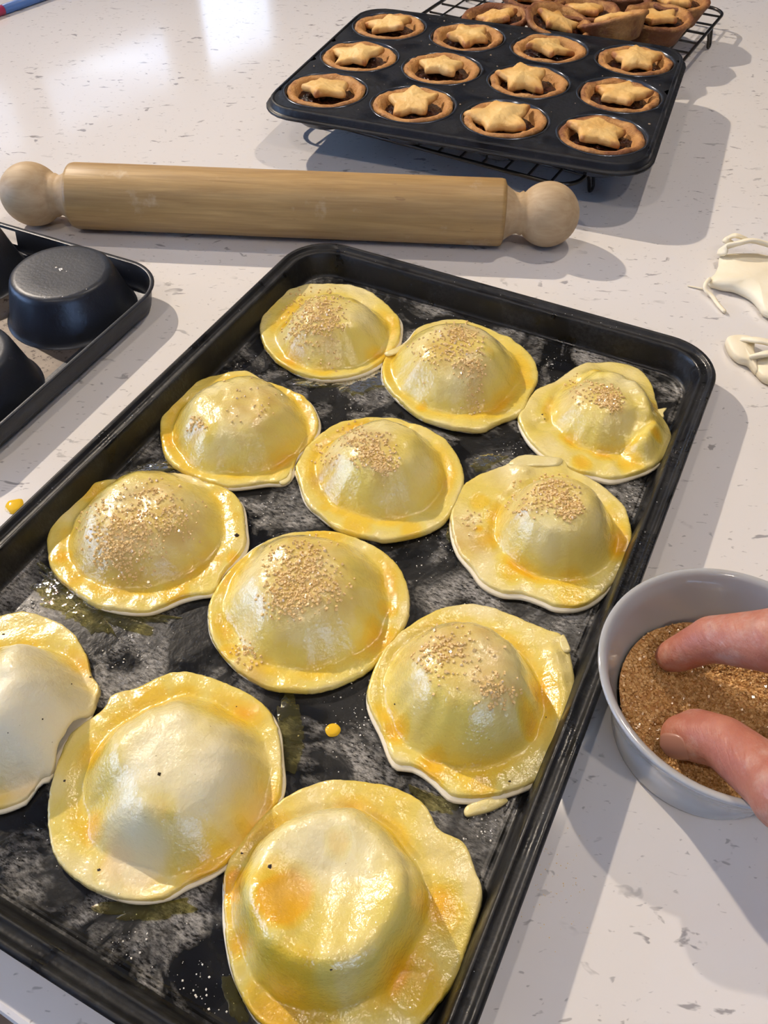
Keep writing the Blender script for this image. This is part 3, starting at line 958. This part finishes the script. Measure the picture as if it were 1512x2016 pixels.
# ------------------------------------------------------------------ wire cooling rack
RK0 = V((.1325, .5568)); ru = V((cos(radians(60.3)), sin(radians(60.3)))); rv = V((-ru.y, ru.x))
RL, RWd, RZ = .405, .252, .018
rack = empty('cooling_rack', (RK0.x, RK0.y, 0), radians(60.3))
tag(rack, 'dark wire cooling rack on short feet under the tart tin and loose tarts', 'cooling rack')
q = rrect(RL/2, RWd/2, .018, 6)
vs, fs = tube([(x+RL/2, y+RWd/2, RZ) for x, y in q], .0016, 8, True)
mesh('frame', vs, fs, M_wire, rack)
for k in range(1, 14):
    vs, fs = tube([(.001, RWd*k/14, RZ), (RL-.001, RWd*k/14, RZ)], .00095, 6)
    mesh('long_wire', vs, fs, M_wire, rack)
k = 1
while k*.026 < RL-.01:
    vs, fs = tube([(k*.026, .001, RZ-.0018), (k*.026, RWd-.001, RZ-.0018)], .00105, 6)
    mesh('cross_wire', vs, fs, M_wire, rack); k += 1
for u in (.037, RL-.052):
    for v_, s in ((0, -1), (RWd, 1)):
        pts = chain([(u-.010, v_, RZ-.001), (u-.006, v_+s*.001, .010), (u-.004, v_+s*.002, .0022), (u, v_+s*.0025, .0014), (u+.004, v_+s*.002, .0022), (u+.003, v_+s*.001, .010), (u+.002, v_, RZ-.001)], 20)
        vs, fs = tube(pts, .0013, 6); mesh('foot', vs, fs, M_wire, rack)


# ------------------------------------------------------------------ tart tin
ZT = .0405
gs = .0707; GA = radians(-20.24); gc = V((.291156, 2.570416))*(H-.04)
tin = empty('tart_tin', (gc.x, gc.y, ZT), GA)
tag(tin, 'dark twelve hole tart tin standing on the wire cooling rack', 'baking tin')
HR = .0325
bm = bmesh.new(); NP = 8
grid = {}


def gv(x, y, z=0.0):
    X0, X1, Y0, Y1 = ox0+.0032, ox1-.0032, oy0+.0032, oy1-.0032; rr = rc-.0032
    cx2, cy2 = min(max(x, X0+rr), X1-rr), min(max(y, Y0+rr), Y1-rr)
    d2 = hypot(x-cx2, y-cy2)
    if cx2 != x and cy2 != y and d2 > rr: x, y = cx2+(x-cx2)/d2*rr, cy2+(y-cy2)/d2*rr
    k_ = (round(x*1e5), round(y*1e5), round(z*1e5))
    if k_ not in grid: grid[k_] = bm.verts.new((x, y, z))
    return grid[k_]


x0, x1, y0, y1 = -2*gs, 2*gs, -1.5*gs, 1.5*gs
ox0, ox1, oy0, oy1 = x0-.0015, x1+.0015, y0-.0065, y1+.004; rc = .026
for r_ in range(3):
    for c_ in range(4):
        cx_, cy_ = (c_-1.5)*gs, (r_-1)*gs; h_ = gs/2
        sq = []
        for s0, s1 in (((1, -1), (1, 1)), ((1, 1), (-1, 1)), ((-1, 1), (-1, -1)), ((-1, -1), (1, -1))):
            for k in range(NP):
                t = k/NP; sq.append((cx_+h_*(s0[0]+(s1[0]-s0[0])*t), cy_+h_*(s0[1]+(s1[1]-s0[1])*t)))
        n_ = len(sq); A = [gv(*p) for p in sq]; B = []
        for p in sq:
            a = atan2(p[1]-cy_, p[0]-cx_); B.append(bm.verts.new((cx_+HR*cos(a), cy_+HR*sin(a), 0)))
        for k in range(n_):
            bm.faces.new((A[k], A[(k+1) % n_], B[(k+1) % n_], B[k]))
# border
x0, x1, y0, y1 = -2*gs, 2*gs, -1.5*gs, 1.5*gs
per = []
for s0, s1, m_ in (((x1, y0), (x1, y1), 3), ((x1, y1), (x0, y1), 4), ((x0, y1), (x0, y0), 3), ((x0, y0), (x1, y0), 4)):
    for k in range(m_*NP):
        t = k/(m_*NP); per.append((s0[0]+(s1[0]-s0[0])*t, s0[1]+(s1[1]-s0[1])*t))
A = [gv(*p) for p in per]; n_ = len(per)
ox0, ox1, oy0, oy1 = x0-.0015, x1+.0015, y0-.0065, y1+.004; rc = .026


def outer(p, e_):
    """push a perimeter point outwards to the rounded rectangle"""
    X0, X1, Y0, Y1 = ox0-e_, ox1+e_, oy0-e_, oy1+e_; rr = rc+e_
    fx = (p[0]-x0)/(x1-x0); fy_ = (p[1]-y0)/(y1-y0)
    x, y = X0+(X1-X0)*fx, Y0+(Y1-Y0)*fy_
    cx_ = min(max(x, X0+rr), X1-rr); cy_ = min(max(y, Y0+rr), Y1-rr)
    if cx_ != x and cy_ != y:
        d_ = hypot(x-cx_, y-cy_); x, y = cx_+(x-cx_)/d_*rr, cy_+(y-cy_)/d_*rr
    return x, y


prev_ = A
for e_, z in ((-.0030, 0), (-.0020, .0007), (-.0008, .0006), (0, -.0006), (.0003, -.0035), (.0008, -.0043), (.0026, -.0044), (.0036, -.0050), (.0035, -.0062), (.0026, -.0066)):
    ring = []
    for p in per:
        x, y = outer(p, e_)
        if e_ == -.0030:
            # keep clear of the corner holes
            pass
        ring.append(bm.verts.new((x, y, z)))
    for k in range(n_):
        bm.faces.new((prev_[k], ring[k], ring[(k+1) % n_], prev_[(k+1) % n_]))
    prev_ = ring
bmesh.ops.recalc_face_normals(bm, faces=bm.faces)
frombm('plate', bm, M_tin, tin)
CD = .0203
cup = None
for r_ in range(3):
    for c_ in range(4):
        pos = ((c_-1.5)*gs, (r_-1)*gs, 0)
        if cup is None:
            cup = lathe('cup', [(HR+.0004, .0003), (HR-.0003, .0008), (HR-.0012, .0001), (HR-.0030, -.004), (.0235, -CD+.0012), (.0222, -CD), (.008, -CD), (0, -CD)],
                        M_cup, tin, 40, cap=False); cup.location = pos
        else:
            o = cup.copy(); COL.objects.link(o); o.location = pos


# ------------------------------------------------------------------ mince tarts
def tart(name, p, label, group, seed, rot=0, tilt=(0, 0), star=(0, 0, 0, 1.0), toast=.3, case_r=.0300, size=1.0, z_star=.0185, deep=0.0):
    e = empty(name, p, rot=(tilt[0], tilt[1], rot)); tag(e, label, 'tart', group); e.scale = (size,)*3
    sd = seed*3.7
    hgt = .0200
    prof = [(.0, .0004), (.0195, .0), (.0215, .0008), (.0245, .007), (case_r-.0026, hgt-.0045), (case_r-.0004, hgt-.0025), (case_r, hgt-.0010),
            (case_r-.0006, hgt), (case_r-.0026, hgt+.0006), (case_r-.0054, hgt-.0002), (case_r-.0072, hgt-.0026), (case_r-.0084, hgt-.0070), (0, hgt-.0075)]
    tv = []

    def wob(a, j, r_, z_):
        w_ = 1 if j > 3 else .3
        k_ = nz3(cos(a)*2.4+sd, sin(a)*2.4, sd)*.0014*w_+.0011*nz3(cos(a)*11+sd, sin(a)*11, 1)*w_
        kz = nz3(cos(a)*2+sd, sin(a)*2, sd+5)*.0016*w_ + .0005*nz3(cos(a)*14+sd, sin(a)*14, 8)*w_
        if r_ < 1e-6: return r_, z_
        tv.append(0)
        return r_+k_, z_+(kz if j > 4 and j < 11 else 0)
    o = lathe('pastry_case', prof, M_crust, e, 56, wob, cap=False)
    k_ = len(prof); vals = []
    for i in range(56):
        for j in range(k_):
            a = 2*PI*i/56
            vals.append(toast*(.9+.8*nz3(cos(a)*1.6+sd, sin(a)*1.6, 3))+(.25 if j in (6, 7, 8) else (.35 if 1 < j < 6 else -.15)))
    fattr(o, 'toast', vals)
    # filling
    NAf, NRf = 40, 14; vs, fs = [(0, 0, hgt-.0042-deep)], []
    for j in range(1, NRf+1):
        for i in range(NAf):
            a = 2*PI*i/NAf; r_ = (case_r-.0066)*j/NRf; x, y = r_*cos(a), r_*sin(a)
            z = hgt-.0042-deep+.0018*nz3(x*330+sd, y*330, sd)+.0010*nz3(x*800+sd, y*800, 2)-.0012*(j/NRf)**4
            vs.append((x, y, z))
    for i in range(NAf): fs.append((0, 1+i, 1+(i+1) % NAf))
    for j in range(NRf-1):
        for i in range(NAf):
            i2 = (i+1) % NAf; fs.append((1+j*NAf+i, 1+(j+1)*NAf+i, 1+(j+1)*NAf+i2, 1+j*NAf+i2))
    mesh('mincemeat_filling', vs, fs, M_mince, e)
    # star lid
    sx, sy, sa, ss = star
    NAs, NRs = 80, 12; vs, fs, vals = [], [], []
    Rr, Ri, th = .0232*ss, .0134*ss, .0040
    rnd_ = random.Random(seed*5)
    arm = [rnd_.uniform(.80, 1.10) for _ in range(5)]

    def sr(a):
        u = (a/(2*PI)*5) % 5; k0 = int(u); t = abs((u-k0)-0)
        t = min(u-k0, 1-(u-k0))*2             # 0 at a point, 1 in the notch
        am = arm[k0 % 5] if u-k0 < .5 else arm[(k0+1) % 5]
        # straight edge between point and notch
        a1 = t*PI/5
        Rp = Rr*am
        x_ = Rp*Ri*sin(PI/5)/(Ri*sin(PI/5-a1)+Rp*sin(a1)) if True else 0
        return min(x_, Rp*.955)
    bx, by = rnd_.uniform(-.12, .12), rnd_.uniform(-.12, .12)

    def top(x, y, s): return z_star+th+.0020*(1-s*s)+bx*x+by*y+.0022*nz3(x*75+sd, y*75, 4)+.0006*nz3(x*330+sd, y*330, 4)
    vs.append((0, 0, top(0, 0, 0))); vals.append(.1)
    for j in range(1, NRs+4):
        for i in range(NAs):
            a = 2*PI*i/NAs; R1 = sr(a)
            if j <= NRs:
                s = .95*j/NRs; dz = 0 if j < NRs else -.0005
            else: s, dz = ((.985, -.0014), (1.0, -.0028), (.97, -.0046))[j-NRs-1]
            x, y = R1*s*cos(a), R1*s*sin(a)
            vs.append((x, y, top(x, y, min(1, s))+dz))
            vals.append(max(0, toast*.5+(.95 if R1 > Rr*.78 else .45)*(s**5)*.8+.35*nz3(x*60+sd, y*60, 6)))
    for i in range(NAs): fs.append((0, 1+i, 1+(i+1) % NAs))
    for j in range(NRs+2):
        for i in range(NAs):
            i2 = (i+1) % NAs; fs.append((1+j*NAs+i, 1+(j+1)*NAs+i, 1+(j+1)*NAs+i2, 1+j*NAs+i2))
    fs.append(tuple(reversed([1+(NRs+2)*NAs+i for i in range(NAs)])))
    so = mesh('star_lid', vs, fs, M_star, e); fattr(so, 'toast', vals)
    so.location = (sx, sy, 0); so.rotation_euler = (0, 0, sa)
    return e


TL = [  # row from the back, column from the left: star offset, angle, scale, toast, words
 [(-.001, .003, .3, 1.0, .35, 'star towards the back'), (.001, .001, 2.0, .95, .45, 'star almost filling the case'),
  (-.001, .002, 1.0, .95, .30, 'smooth level star'), (.002, .002, .2, .95, .45, 'star merged into crust')],
 [(-.003, .002, 1.35, 1.0, .15, 'very pale star'), (-.001, .004, 1.4, 1.0, .22, 'pale tilted star'),
  (-.004, .006, 1.6, 1.0, .35, 'star raised above dark filling'), (.001, .001, 1.1, 1.0, .6, 'puffy brown star')],
 [(.000, .002, .6, 1.05, .35, 'star with filling at both sides'), (-.001, .004, 1.5, 1.0, .3, 'plump leaning star'),
  (-.004, .003, 1.7, 1.12, .35, 'large star, glossy filling at right'), (-.003, .004, 1.45, 1.08, .6, 'crinkled brown pointed star')]]
rown = ['far row', 'middle row', 'front row']
coln = ['leftmost', 'second from left', 'third from left', 'rightmost']
for r_ in range(3):
    for c_ in range(4):
        lx, ly = (c_-1.5)*gs, (1-r_)*gs
        sx, sy, sa, ss, to, words = TL[r_][c_]
        wx, wy = gc.x+lx*cos(GA)-ly*sin(GA), gc.y+lx*sin(GA)+ly*cos(GA)
        tart('mince_tart', (wx, wy, ZT-CD+.0006), 'tin tart, %s, %s, %s' % (rown[r_], coln[c_], words), 'mince tarts in the tin',
             r_*4+c_+1, 0, (0, 0), (sx, sy, sa, ss), to, z_star=.0185, deep=.001)

ZR = RZ+.0012
RT = [((978, 40), .33, (0, -.06), 1.3, .55, 'dark rimmed mince tart at the left of the rack behind the tin'),
      ((1090, 55), .2, (.20, .16), 1.3, .4, 'mince tart with a small pale star lying tilted against the tin'),
      ((1152, 25), .8, (.02, .02), .6, .5, 'browned mince tart in the middle of the rack with a golden star'),
      ((1294, 40), .5, (.03, -.03), 1.2, .35, 'large pale starred mince tart closest to the right end of the tin'),
      ((1330, 8), 1.4, (.0, .02), .2, .35, 'mince tart at the far right of the rack near its corner'),
      ((1050, 0), .4, (0, 0), .9, .5, 'mince tart cut by the top of the photo at left of the rack'),
      ((1222, -12), .2, (.0, .0), .5, .55, 'mince tart cut by the top of the photo between two others')]
for i, ((x, y), rz_, ti, sa, to, lb) in enumerate(RT):
    p = at(x, y, ZR+.016)
    tart('mince_tart', (p.x, p.y, ZR+.0002+(.0035 if ti[0] > .1 else 0)), lb, 'loose mince tarts on the cooling rack', 40+i, rz_, ti,
         (0, .001, sa, .95 if i != 3 else 1.05), to+.38, case_r=.031, z_star=.0165)
p = at(1214, 60, ZR+.016)
tart('mince_tart', (p.x, p.y, ZR+.0062), 'mince tart tipped on its side showing its plain brown underside crust', 'loose mince tarts on the cooling rack', 60, .4,
     (-.36, -.08), (0, .001, .2, .9), .6, case_r=.031, z_star=.0165)

# crumbs on the tart tin
rnd = random.Random(5); vs, fs = [], []
for _ in range(130):
    u, v_ = rnd.uniform(-1.95*gs, 1.95*gs), rnd.uniform(-1.45*gs, 1.45*gs)
    cu, cv_ = (round(u/gs-.5)+.5)*gs, round(v_/gs)*gs
    if hypot(u-cu, v_-cv_) < HR+.0015: continue
    add_oct(vs, fs, V((u, v_, .0004)), rnd.choice((.0004, .0006, .0011)), rnd, .6)
cr = mesh('pastry_crumbs', vs, fs, mat('crumb', (.33, .24, .16), .8), tin, False); tag(cr, kind='stuff')


# ------------------------------------------------------------------ upturned muffin tin at the left
MA = radians(-25.2)
mc1 = V((-.1925, .4340))
sp_ = .087
mu = V((cos(MA), sin(MA))); mv = V((-sin(MA), cos(MA)))
mo = V((-.1317, .4512))
MW, MH = .270, .190           # along mu (leftwards) and along -mv (towards the camera)
mcn = mo-mu*(MW/2)-mv*(MH/2)
mt = empty('muffin_tin', (mcn.x, mcn.y, 0), MA)
tag(mt, 'upturned black muffin tin at the left edge with its cups pointing up', 'baking tin')
mprof = [(.0014, .0175), (-.0006, .0182), (-.0012, .0172), (-.0004, .0160), (.0008, .0150), (.0026, .0060), (.0034, .0030), (.0055, .0020), (.02, .0020)]
lo = rrloops(MW/2, MH/2, .030, mprof, 12)
# inner face of the flange first
lo = [[(x, y, z) for x, y, z in l] for l in lo]
# split the long far side so that a hanging slot can be left open
NCr = 13


def dens(l):
    out = []
    for c_ in range(4):
        seg_ = l[c_*NCr:(c_+1)*NCr]; nx = l[((c_+1)*NCr) % len(l)]
        out += seg_
        e0, e1 = V(seg_[-1]), V(nx)
        for k in range(1, 20): out.append(tuple(e0.lerp(e1, k/20)))
    return out


lo = [dens(l) for l in lo]
slot_dist = None
tgt = at(47, 460, .010); tl = V((tgt.x, tgt.y))-mcn
tlx = tl.dot(mu)
js = min(range(len(lo[0])), key=lambda i: abs(lo[4][i][0]-tlx)+(0 if lo[4][i][1] > MH/2-.02 else 9))
fl_o = loft('flange', lo, M_muffin, mt, skip={(4, js), (4, (js+1) % len(lo[0]))})
inn = [[(x, y, z) for x, y, z in l] for l in lo]
pl_ = lo[-1]
mesh('plate', pl_, [tuple(range(len(pl_)))], M_muffplate, mt, False)
# move the plate strip colour: inner strip uses the worn plate too
cups = None
for i in range(3):
    for j in range(2):
        cpt = mc1-mu*sp_*i-mv*sp_*j-mcn
        lx, ly = cpt.dot(mu), cpt.dot(mv)
        if cups is None:
            cups = lathe('cup', [(.0392, .0022), (.0378, .0030), (.0368, .0055), (.0308, .0262), (.0298, .0286), (.0283, .0299), (.0255, .0302), (.0150, .0298), (0, .0298)],
                         M_muffin, mt, 64, cap=False); cups.location = (lx, ly, 0)
        else:
            o = cups.copy(); COL.objects.link(o); o.location = (lx, ly, 0)
vs, fs = [], []; rnd = random.Random(2)
for k in range(26):
    a = rnd.uniform(-1.3, -.2) if k > 6 else 0; 
    if k <= 6: x, y = rnd.gauss(-.001, .0018), rnd.gauss(.002, .0008)
    else: x, y = .0258*cos(a)+rnd.gauss(0, .0008), .0258*sin(a)+rnd.gauss(0, .0008)
    add_oct(vs, fs, V((x, y, .0300)), rnd.uniform(.0004, .0011) if k <= 6 else rnd.uniform(.0002, .0006), rnd, .3)
o = mesh('dried_flour_marks', vs, fs, M_flour, mt, False); o.location = cups.location; tag(o, kind='stuff')


# ------------------------------------------------------------------ bowl of brown sugar
bc = V((.1268, .1538)); BRr = .0493; BH = .045
bowl = lathe('sugar_bowl', [(0, .0008), (.030, .0008), (.0325, 0), (.0350, .0006), (.0358, .0030), (.0372, .0120), (.0386, .0190), (.0432, .0310), (.0474, .041), (.0488, .0438), (.0490, .0448), (.0484, .0454),
                            (.0470, .0452), (.0456, .0440), (.0434, .037), (.0392, .027), (.0362, .019), (.0345, .009), (.0320, .0060), (.026, .0046), (0, .0044)], M_ceramic, None, 96, cap=False)
bowl.location = (bc.x, bc.y, 0)
tag(bowl, 'small grey glazed ramekin of brown sugar beside the tray', 'bowl')


def bowl_r(z): return .0370+(.0440-.0370)*(z-.010)/(.036-.010)


# hand skeleton (needed for the hollow in the sugar)
I0, I1, I2 = at(1322, 1292, .0300), at(1402, 1258, .0420), at(1525, 1262, .0580)
T0, T1, T2 = at(1345, 1450, .0300), at(1425, 1462, .0400), at(1555, 1565, .0560)


def sug_h(x, y):
    dx, dy = x-bc.x, y-bc.y
    z = .0212-.10*dx+.06*dy+.0012*nz3(x*90, y*90, 2)+.0007*nz3(x*300, y*300, 2)
    for q in (I0, T0):
        z -= .0045*exp(-((x-q.x-.004)**2+(y-q.y)**2)/.010**2)
    m_ = (I0+T0)/2
    z -= .0035*exp(-((x-m_.x-.012)**2+(y-m_.y)**2)/.014**2)
    return z


vs, fs = [(bc.x, bc.y, sug_h(bc.x, bc.y))], []
for j in range(1, 19):
    for i in range(64):
        a = 2*PI*i/64; r_ = .0372*j/18; x, y = bc.x+r_*cos(a), bc.y+r_*sin(a); vs.append((x, y, sug_h(x, y)))
for i in range(64): fs.append((0, 1+i, 1+(i+1) % 64))
for j in range(17):
    for i in range(64):
        i2 = (i+1) % 64; fs.append((1+j*64+i, 1+(j+1)*64+i, 1+(j+1)*64+i2, 1+j*64+i2))
b0 = len(vs); me = None
rnd = random.Random(9); gv_, gf_ = [], []
for _ in range(9000):
    r_ = .0368*sqrt(rnd.random()); a = rnd.random()*2*PI; x, y = bc.x+r_*cos(a), bc.y+r_*sin(a)
    add_grain(gv_, gf_, V((x, y, sug_h(x, y)+rnd.uniform(-.0001, .0004))), rnd.uniform(.00045, .00085), rnd)
nb = len(fs); fs2 = fs+[tuple(b0+i for i in f_) for f_ in gf_]
me = bpy.data.meshes.new('brown_sugar'); me.from_pydata([tuple(v) for v in vs]+gv_, [], fs2); me.update()
me.materials.append(M_sugarbed); me.materials.append(M_sugarbowl)
me.polygons.foreach_set('material_index', [0]*nb+[1]*len(gf_))
so = bpy.data.objects.new('brown_sugar', me); COL.objects.link(so)
tv = [.5]*b0
for _ in range(len(gv_)//8): tv += [rnd.random()]*8
fattr(so, 'tint', tv)
tag(so, 'coarse brown sugar crystals heaped in the grey ramekin', 'sugar', kind='stuff')


# ------------------------------------------------------------------ hand
def capsule(bm, a, b, ra, rb, seg=18, flat=None):
    d = (b-a); L_ = d.length; d = d/L_
    u_ = V((0, 0, 1)); u_ = (u_-d*u_.dot(d)).normalized() if abs(d.z) < .95 else V((1, 0, 0)); w_ = d.cross(u_)
    rings = []
    steps = [(-1+k/5) for k in range(5)]
    for k in range(6):
        an = PI/2*(1-k/6); rings.append((a-d*ra*sin(an), ra*cos(an)))
    for k in range(7): rings.append((a+d*L_*k/6, ra+(rb-ra)*k/6))
    for k in range(1, 7):
        an = PI/2*k/6; rings.append((b+d*rb*sin(an), rb*cos(an)))
    fl_ = flat or 1.0
    R0 = []
    for p, r_ in rings:
        if r_ < 1e-6: R0.append([bm.verts.new(p)])
        else: R0.append([bm.verts.new(p+(u_*cos(2*PI*k/seg)*fl_+w_*sin(2*PI*k/seg))*r_) for k in range(seg)])
    for A_, B_ in zip(R0, R0[1:]):
        if len(A_) == 1:
            for k in range(seg): bm.faces.new((A_[0], B_[(k+1) % seg], B_[k]))
        elif len(B_) == 1:
            for k in range(seg): bm.faces.new((A_[k], A_[(k+1) % seg], B_[0]))
        else:
            for k in range(seg): bm.faces.new((A_[k], A_[(k+1) % seg], B_[(k+1) % seg], B_[k]))


bm = bmesh.new()
I3 = I2+V((.040, -.004, .012))
WR = V((.345, .075, .085))
T3 = T2+V((.040, .000, .010))
capsule(bm, I0, I1, .0064, .0088); capsule(bm, I1, I1.lerp(I2, .35), .0090, .0098); capsule(bm, I1.lerp(I2, .3), I2, .0097, .0118); capsule(bm, I2, I3, .0120, .0120)
capsule(bm, I0+V((.002, 0, .0015)), I1, .0070, .0088)
capsule(bm, T0, T1, .0082, .0092); capsule(bm, T0+V((.005, .001, .001)), T1, .0088, .0094); capsule(bm, T1, T2, .0094, .0112); capsule(bm, T2, T3, .0125, .016); capsule(bm, T3, WR, .018, .022)
capsule(bm, I3, WR+V((-.01, .012, .005)), .0125, .020)
# curled middle, ring and little fingers, outside the frame
Mk = I3+V((.010, .004, .012)); Rk = I3+V((.024, -.002, .022)); Lk = I3+V((.038, -.012, .028))
for K, ln, r_ in ((Mk, 1.0, .0098), (Rk, .93, .0092), (Lk, .78, .0080)):
    a1 = K+V((-.020, -.006, -.014))*ln; a2 = a1+V((.002, -.014, -.020))*ln; a3 = a2+V((.012, -.010, -.006))*ln
    capsule(bm, K, a1, r_*1.12, r_); capsule(bm, a1, a2, r_, r_*.92); capsule(bm, a2, a3, r_*.92, r_*.78)
    capsule(bm, K, WR+V((0, .0, .01)), r_*1.25, .020)
capsule(bm, (I3+T3)/2, WR, .016, .024); capsule(bm, T3, I3, .015, .012)
FA = WR+V((.24, -.06, .06))
capsule(bm, WR, FA, .0255, .036)
hand = frombm('person', bm, M_skin, None, True)
rm = hand.modifiers.new('remesh', 'REMESH'); rm.mode = 'VOXEL'; rm.voxel_size = .0013; rm.use_smooth_shade = True
sm = hand.modifiers.new('smooth', 'SMOOTH'); sm.factor = .6; sm.iterations = 9
tag(hand, "person's floury thumb and forefinger pinching sugar in the grey bowl", 'person')
# thumb nail, on the side turned to the camera
d_ = (T1-T0).normalized(); nrm = V((-.25, -.80, .55)); nrm = (nrm-d_*nrm.dot(d_)).normalized(); sd_ = d_.cross(nrm)
vs, fs = [], []
for i in range(13):
    for j in range(11):
        u_, v2 = i/12*2-1, j/10*2-1
        k_ = sqrt(max(0, 1-abs(u_)**3.2))*.92+.08
        an = v2*.66*k_; ln = .0056*u_
        p = T0+d_*(.0008+ln)+nrm*(.00868*cos(an)+.0001-.0008*max(0, -u_)**3-.0003*max(0, u_)**2)+sd_*(.00868*sin(an))
        vs.append(p)
for i in range(12):
    for j in range(10):
        fs.append((i*11+j, (i+1)*11+j, (i+1)*11+j+1, i*11+j+1))
no = mesh('thumb_nail', vs, fs, M_nail, hand)
so_ = no.modifiers.new('solid', 'SOLIDIFY'); so_.thickness = .0003; so_.offset = 1
# sleeve, outside the frame
bm = bmesh.new()
capsule(bm, WR.lerp(FA, .45), FA+V((.10, -.025, .025)), .037, .048, 32)
frombm('sleeve', bm, M_sleeve, hand)


# ------------------------------------------------------------------ pastry trimmings at the right
def ribbon(name, pts, wd, th, m, parent=None, n=30, tw=None):
    """pts: (px,py,z) ; flat strip of dough following them"""
    P = chain([at(x, y, z) for x, y, z in pts], n); vs, fs = [], []
    for i, p in enumerate(P):
        t = (P[min(i+1, n)]-P[max(i-1, 0)]).normalized(); s_ = t.cross(V((0, 0, 1))).normalized(); u_ = s_.cross(t)
        ang = (tw[0]+(tw[1]-tw[0])*i/n) if tw else 0
        s2 = s_*cos(ang)+u_*sin(ang); u2 = -s_*sin(ang)+u_*cos(ang)
        w_ = wd*(1 if 0 < i < n else .5)*(1+.15*nz3(i*.3, wd*900, 1))
        if isinstance(wd, tuple): w_ = wd[0]+(wd[1]-wd[0])*i/n
        for k in range(10):
            a = 2*PI*k/10; vs.append(p+s2*(w_/2*cos(a))+u2*(th/2*sin(a)))
    for i in range(n):
        for k in range(10):
            k2 = (k+1) % 10; fs.append((i*10+k, i*10+k2, (i+1)*10+k2, (i+1)*10+k))
    fs.append(tuple(reversed(range(10)))); fs.append(tuple(range(n*10, n*10+10)))
    return mesh(name, vs, fs, m, parent)


b1 = at(1480, 540, 0)
tr = empty('pastry_trimming', (b1.x, b1.y, 0)); tag(tr, 'larger raw pastry offcut at the right edge with a curled strip and thin dangling strand', 'pastry scrap')


def rib(parent, name, pts, wd, th, tw=None, n=30):
    o = ribbon(name, pts, wd, th, M_rawdough, None, n, tw)
    o.data.transform(Matrix.Translation(-V(parent.location))); o.parent = parent
    return o


o = flake('sheet', tr, [(1396, 550), (1408, 536), (1416, 518), (1420, 500), (1450, 497), (1512, 500), (1600, 520), (1640, 580), (1600, 640), (1540, 625), (1508, 612), (1498, 600), (1480, 580), (1450, 566), (1420, 560)],
          .0045, M_rawdough, .0015, .0040, base=V(tr.location), plane=.006)
rib(tr, 'curled_strip', [(1420, 503, .008), (1428, 487, .012), (1450, 480, .015), (1480, 474, .016), (1520, 484, .013), (1580, 505, .008)], .010, .0035, (0.9, .3))
rib(tr, 'curled_strip', [(1432, 480, .010), (1436, 468, .014), (1450, 464, .016), (1470, 472, .013)], .007, .003, (.6, .2))
rib(tr, 'strand', [(1398, 548, .006), (1389, 560, .005), (1390, 572, .003), (1402, 583, .002), (1414, 600, .0015), (1428, 615, .0015)], .003, .0022)
rib(tr, 'strand', [(1354, 563, .0006), (1370, 566, .0008), (1388, 570, .001)], .0012, .0009, None, 12)
b1 = at(1480, 700, 0)
tr2 = empty('pastry_trimming', (b1.x, b1.y, 0)); tag(tr2, 'smaller crumpled pastry offcut at the right edge, nearer the tray corner', 'pastry scrap')
flake('sheet', tr2, [(1430, 668), (1440, 660), (1465, 660), (1485, 668), (1486, 690), (1492, 728), (1475, 712), (1455, 706), (1438, 690)], .0045, M_rawdough, .0012, .0018, base=V(tr2.location), plane=.005)
rib(tr2, 'curled_strip', [(1462, 668, .006), (1490, 670, .010), (1520, 676, .010), (1570, 690, .006)], .008, .0035, (.2, .5))
rib(tr2, 'curled_strip', [(1478, 705, .005), (1500, 698, .009), (1530, 696, .010), (1580, 705, .006)], .009, .0035, (.7, .3))
flake('sheet', tr2, [(1488, 712), (1510, 702), (1560, 705), (1580, 735), (1540, 752), (1510, 745), (1494, 732)], .004, M_rawdough, .0010, .0025, base=V(tr2.location), plane=.005)

# ------------------------------------------------------------------ blue and pink stick at the top left
p0_, p1_, p2_ = at(-60, 44, .0045), at(6, 19, .0045), at(100, -12, .0045)
d = (p2_-p0_).normalized()
st = empty('plastic_stick', (p1_.x, p1_.y, .0045), atan2(d.y, d.x)); tag(st, 'blue plastic stick with a pink end at the top left corner', 'stick')
lathe('blue_shaft', [(0, 0), (.0040, .0002), (.0045, .0008), (.0045, .12), (.0035, .1225), (0, .123)], M_blue, st, 24, axis='x', cap=False)
lathe('pink_end', [(0, -.04), (.0035, -.0395), (.0045, -.038), (.0045, -.0002), (0, 0)], M_pink, st, 24, axis='x', cap=False)

# tiny crumbs and flour specks on the worktop near the tray
rnd = random.Random(21); vs, fs = [], []
for _ in range(90):
    q = at(rnd.gauss(1090, 45), rnd.gauss(1740, 60), 0); d1 = traypt(q)
    if abs(d1.x) < TW+.001 and abs(d1.y) < TH+.001: continue
    add_oct(vs, fs, V((q.x, q.y, .0001)), rnd.uniform(.00012, .00028), rnd, .5)
tag(mesh('sugar_specks', vs, fs, M_sugar, None, False), 'fine grains spilt on the worktop between tray and bowl', 'crumbs', kind='stuff')
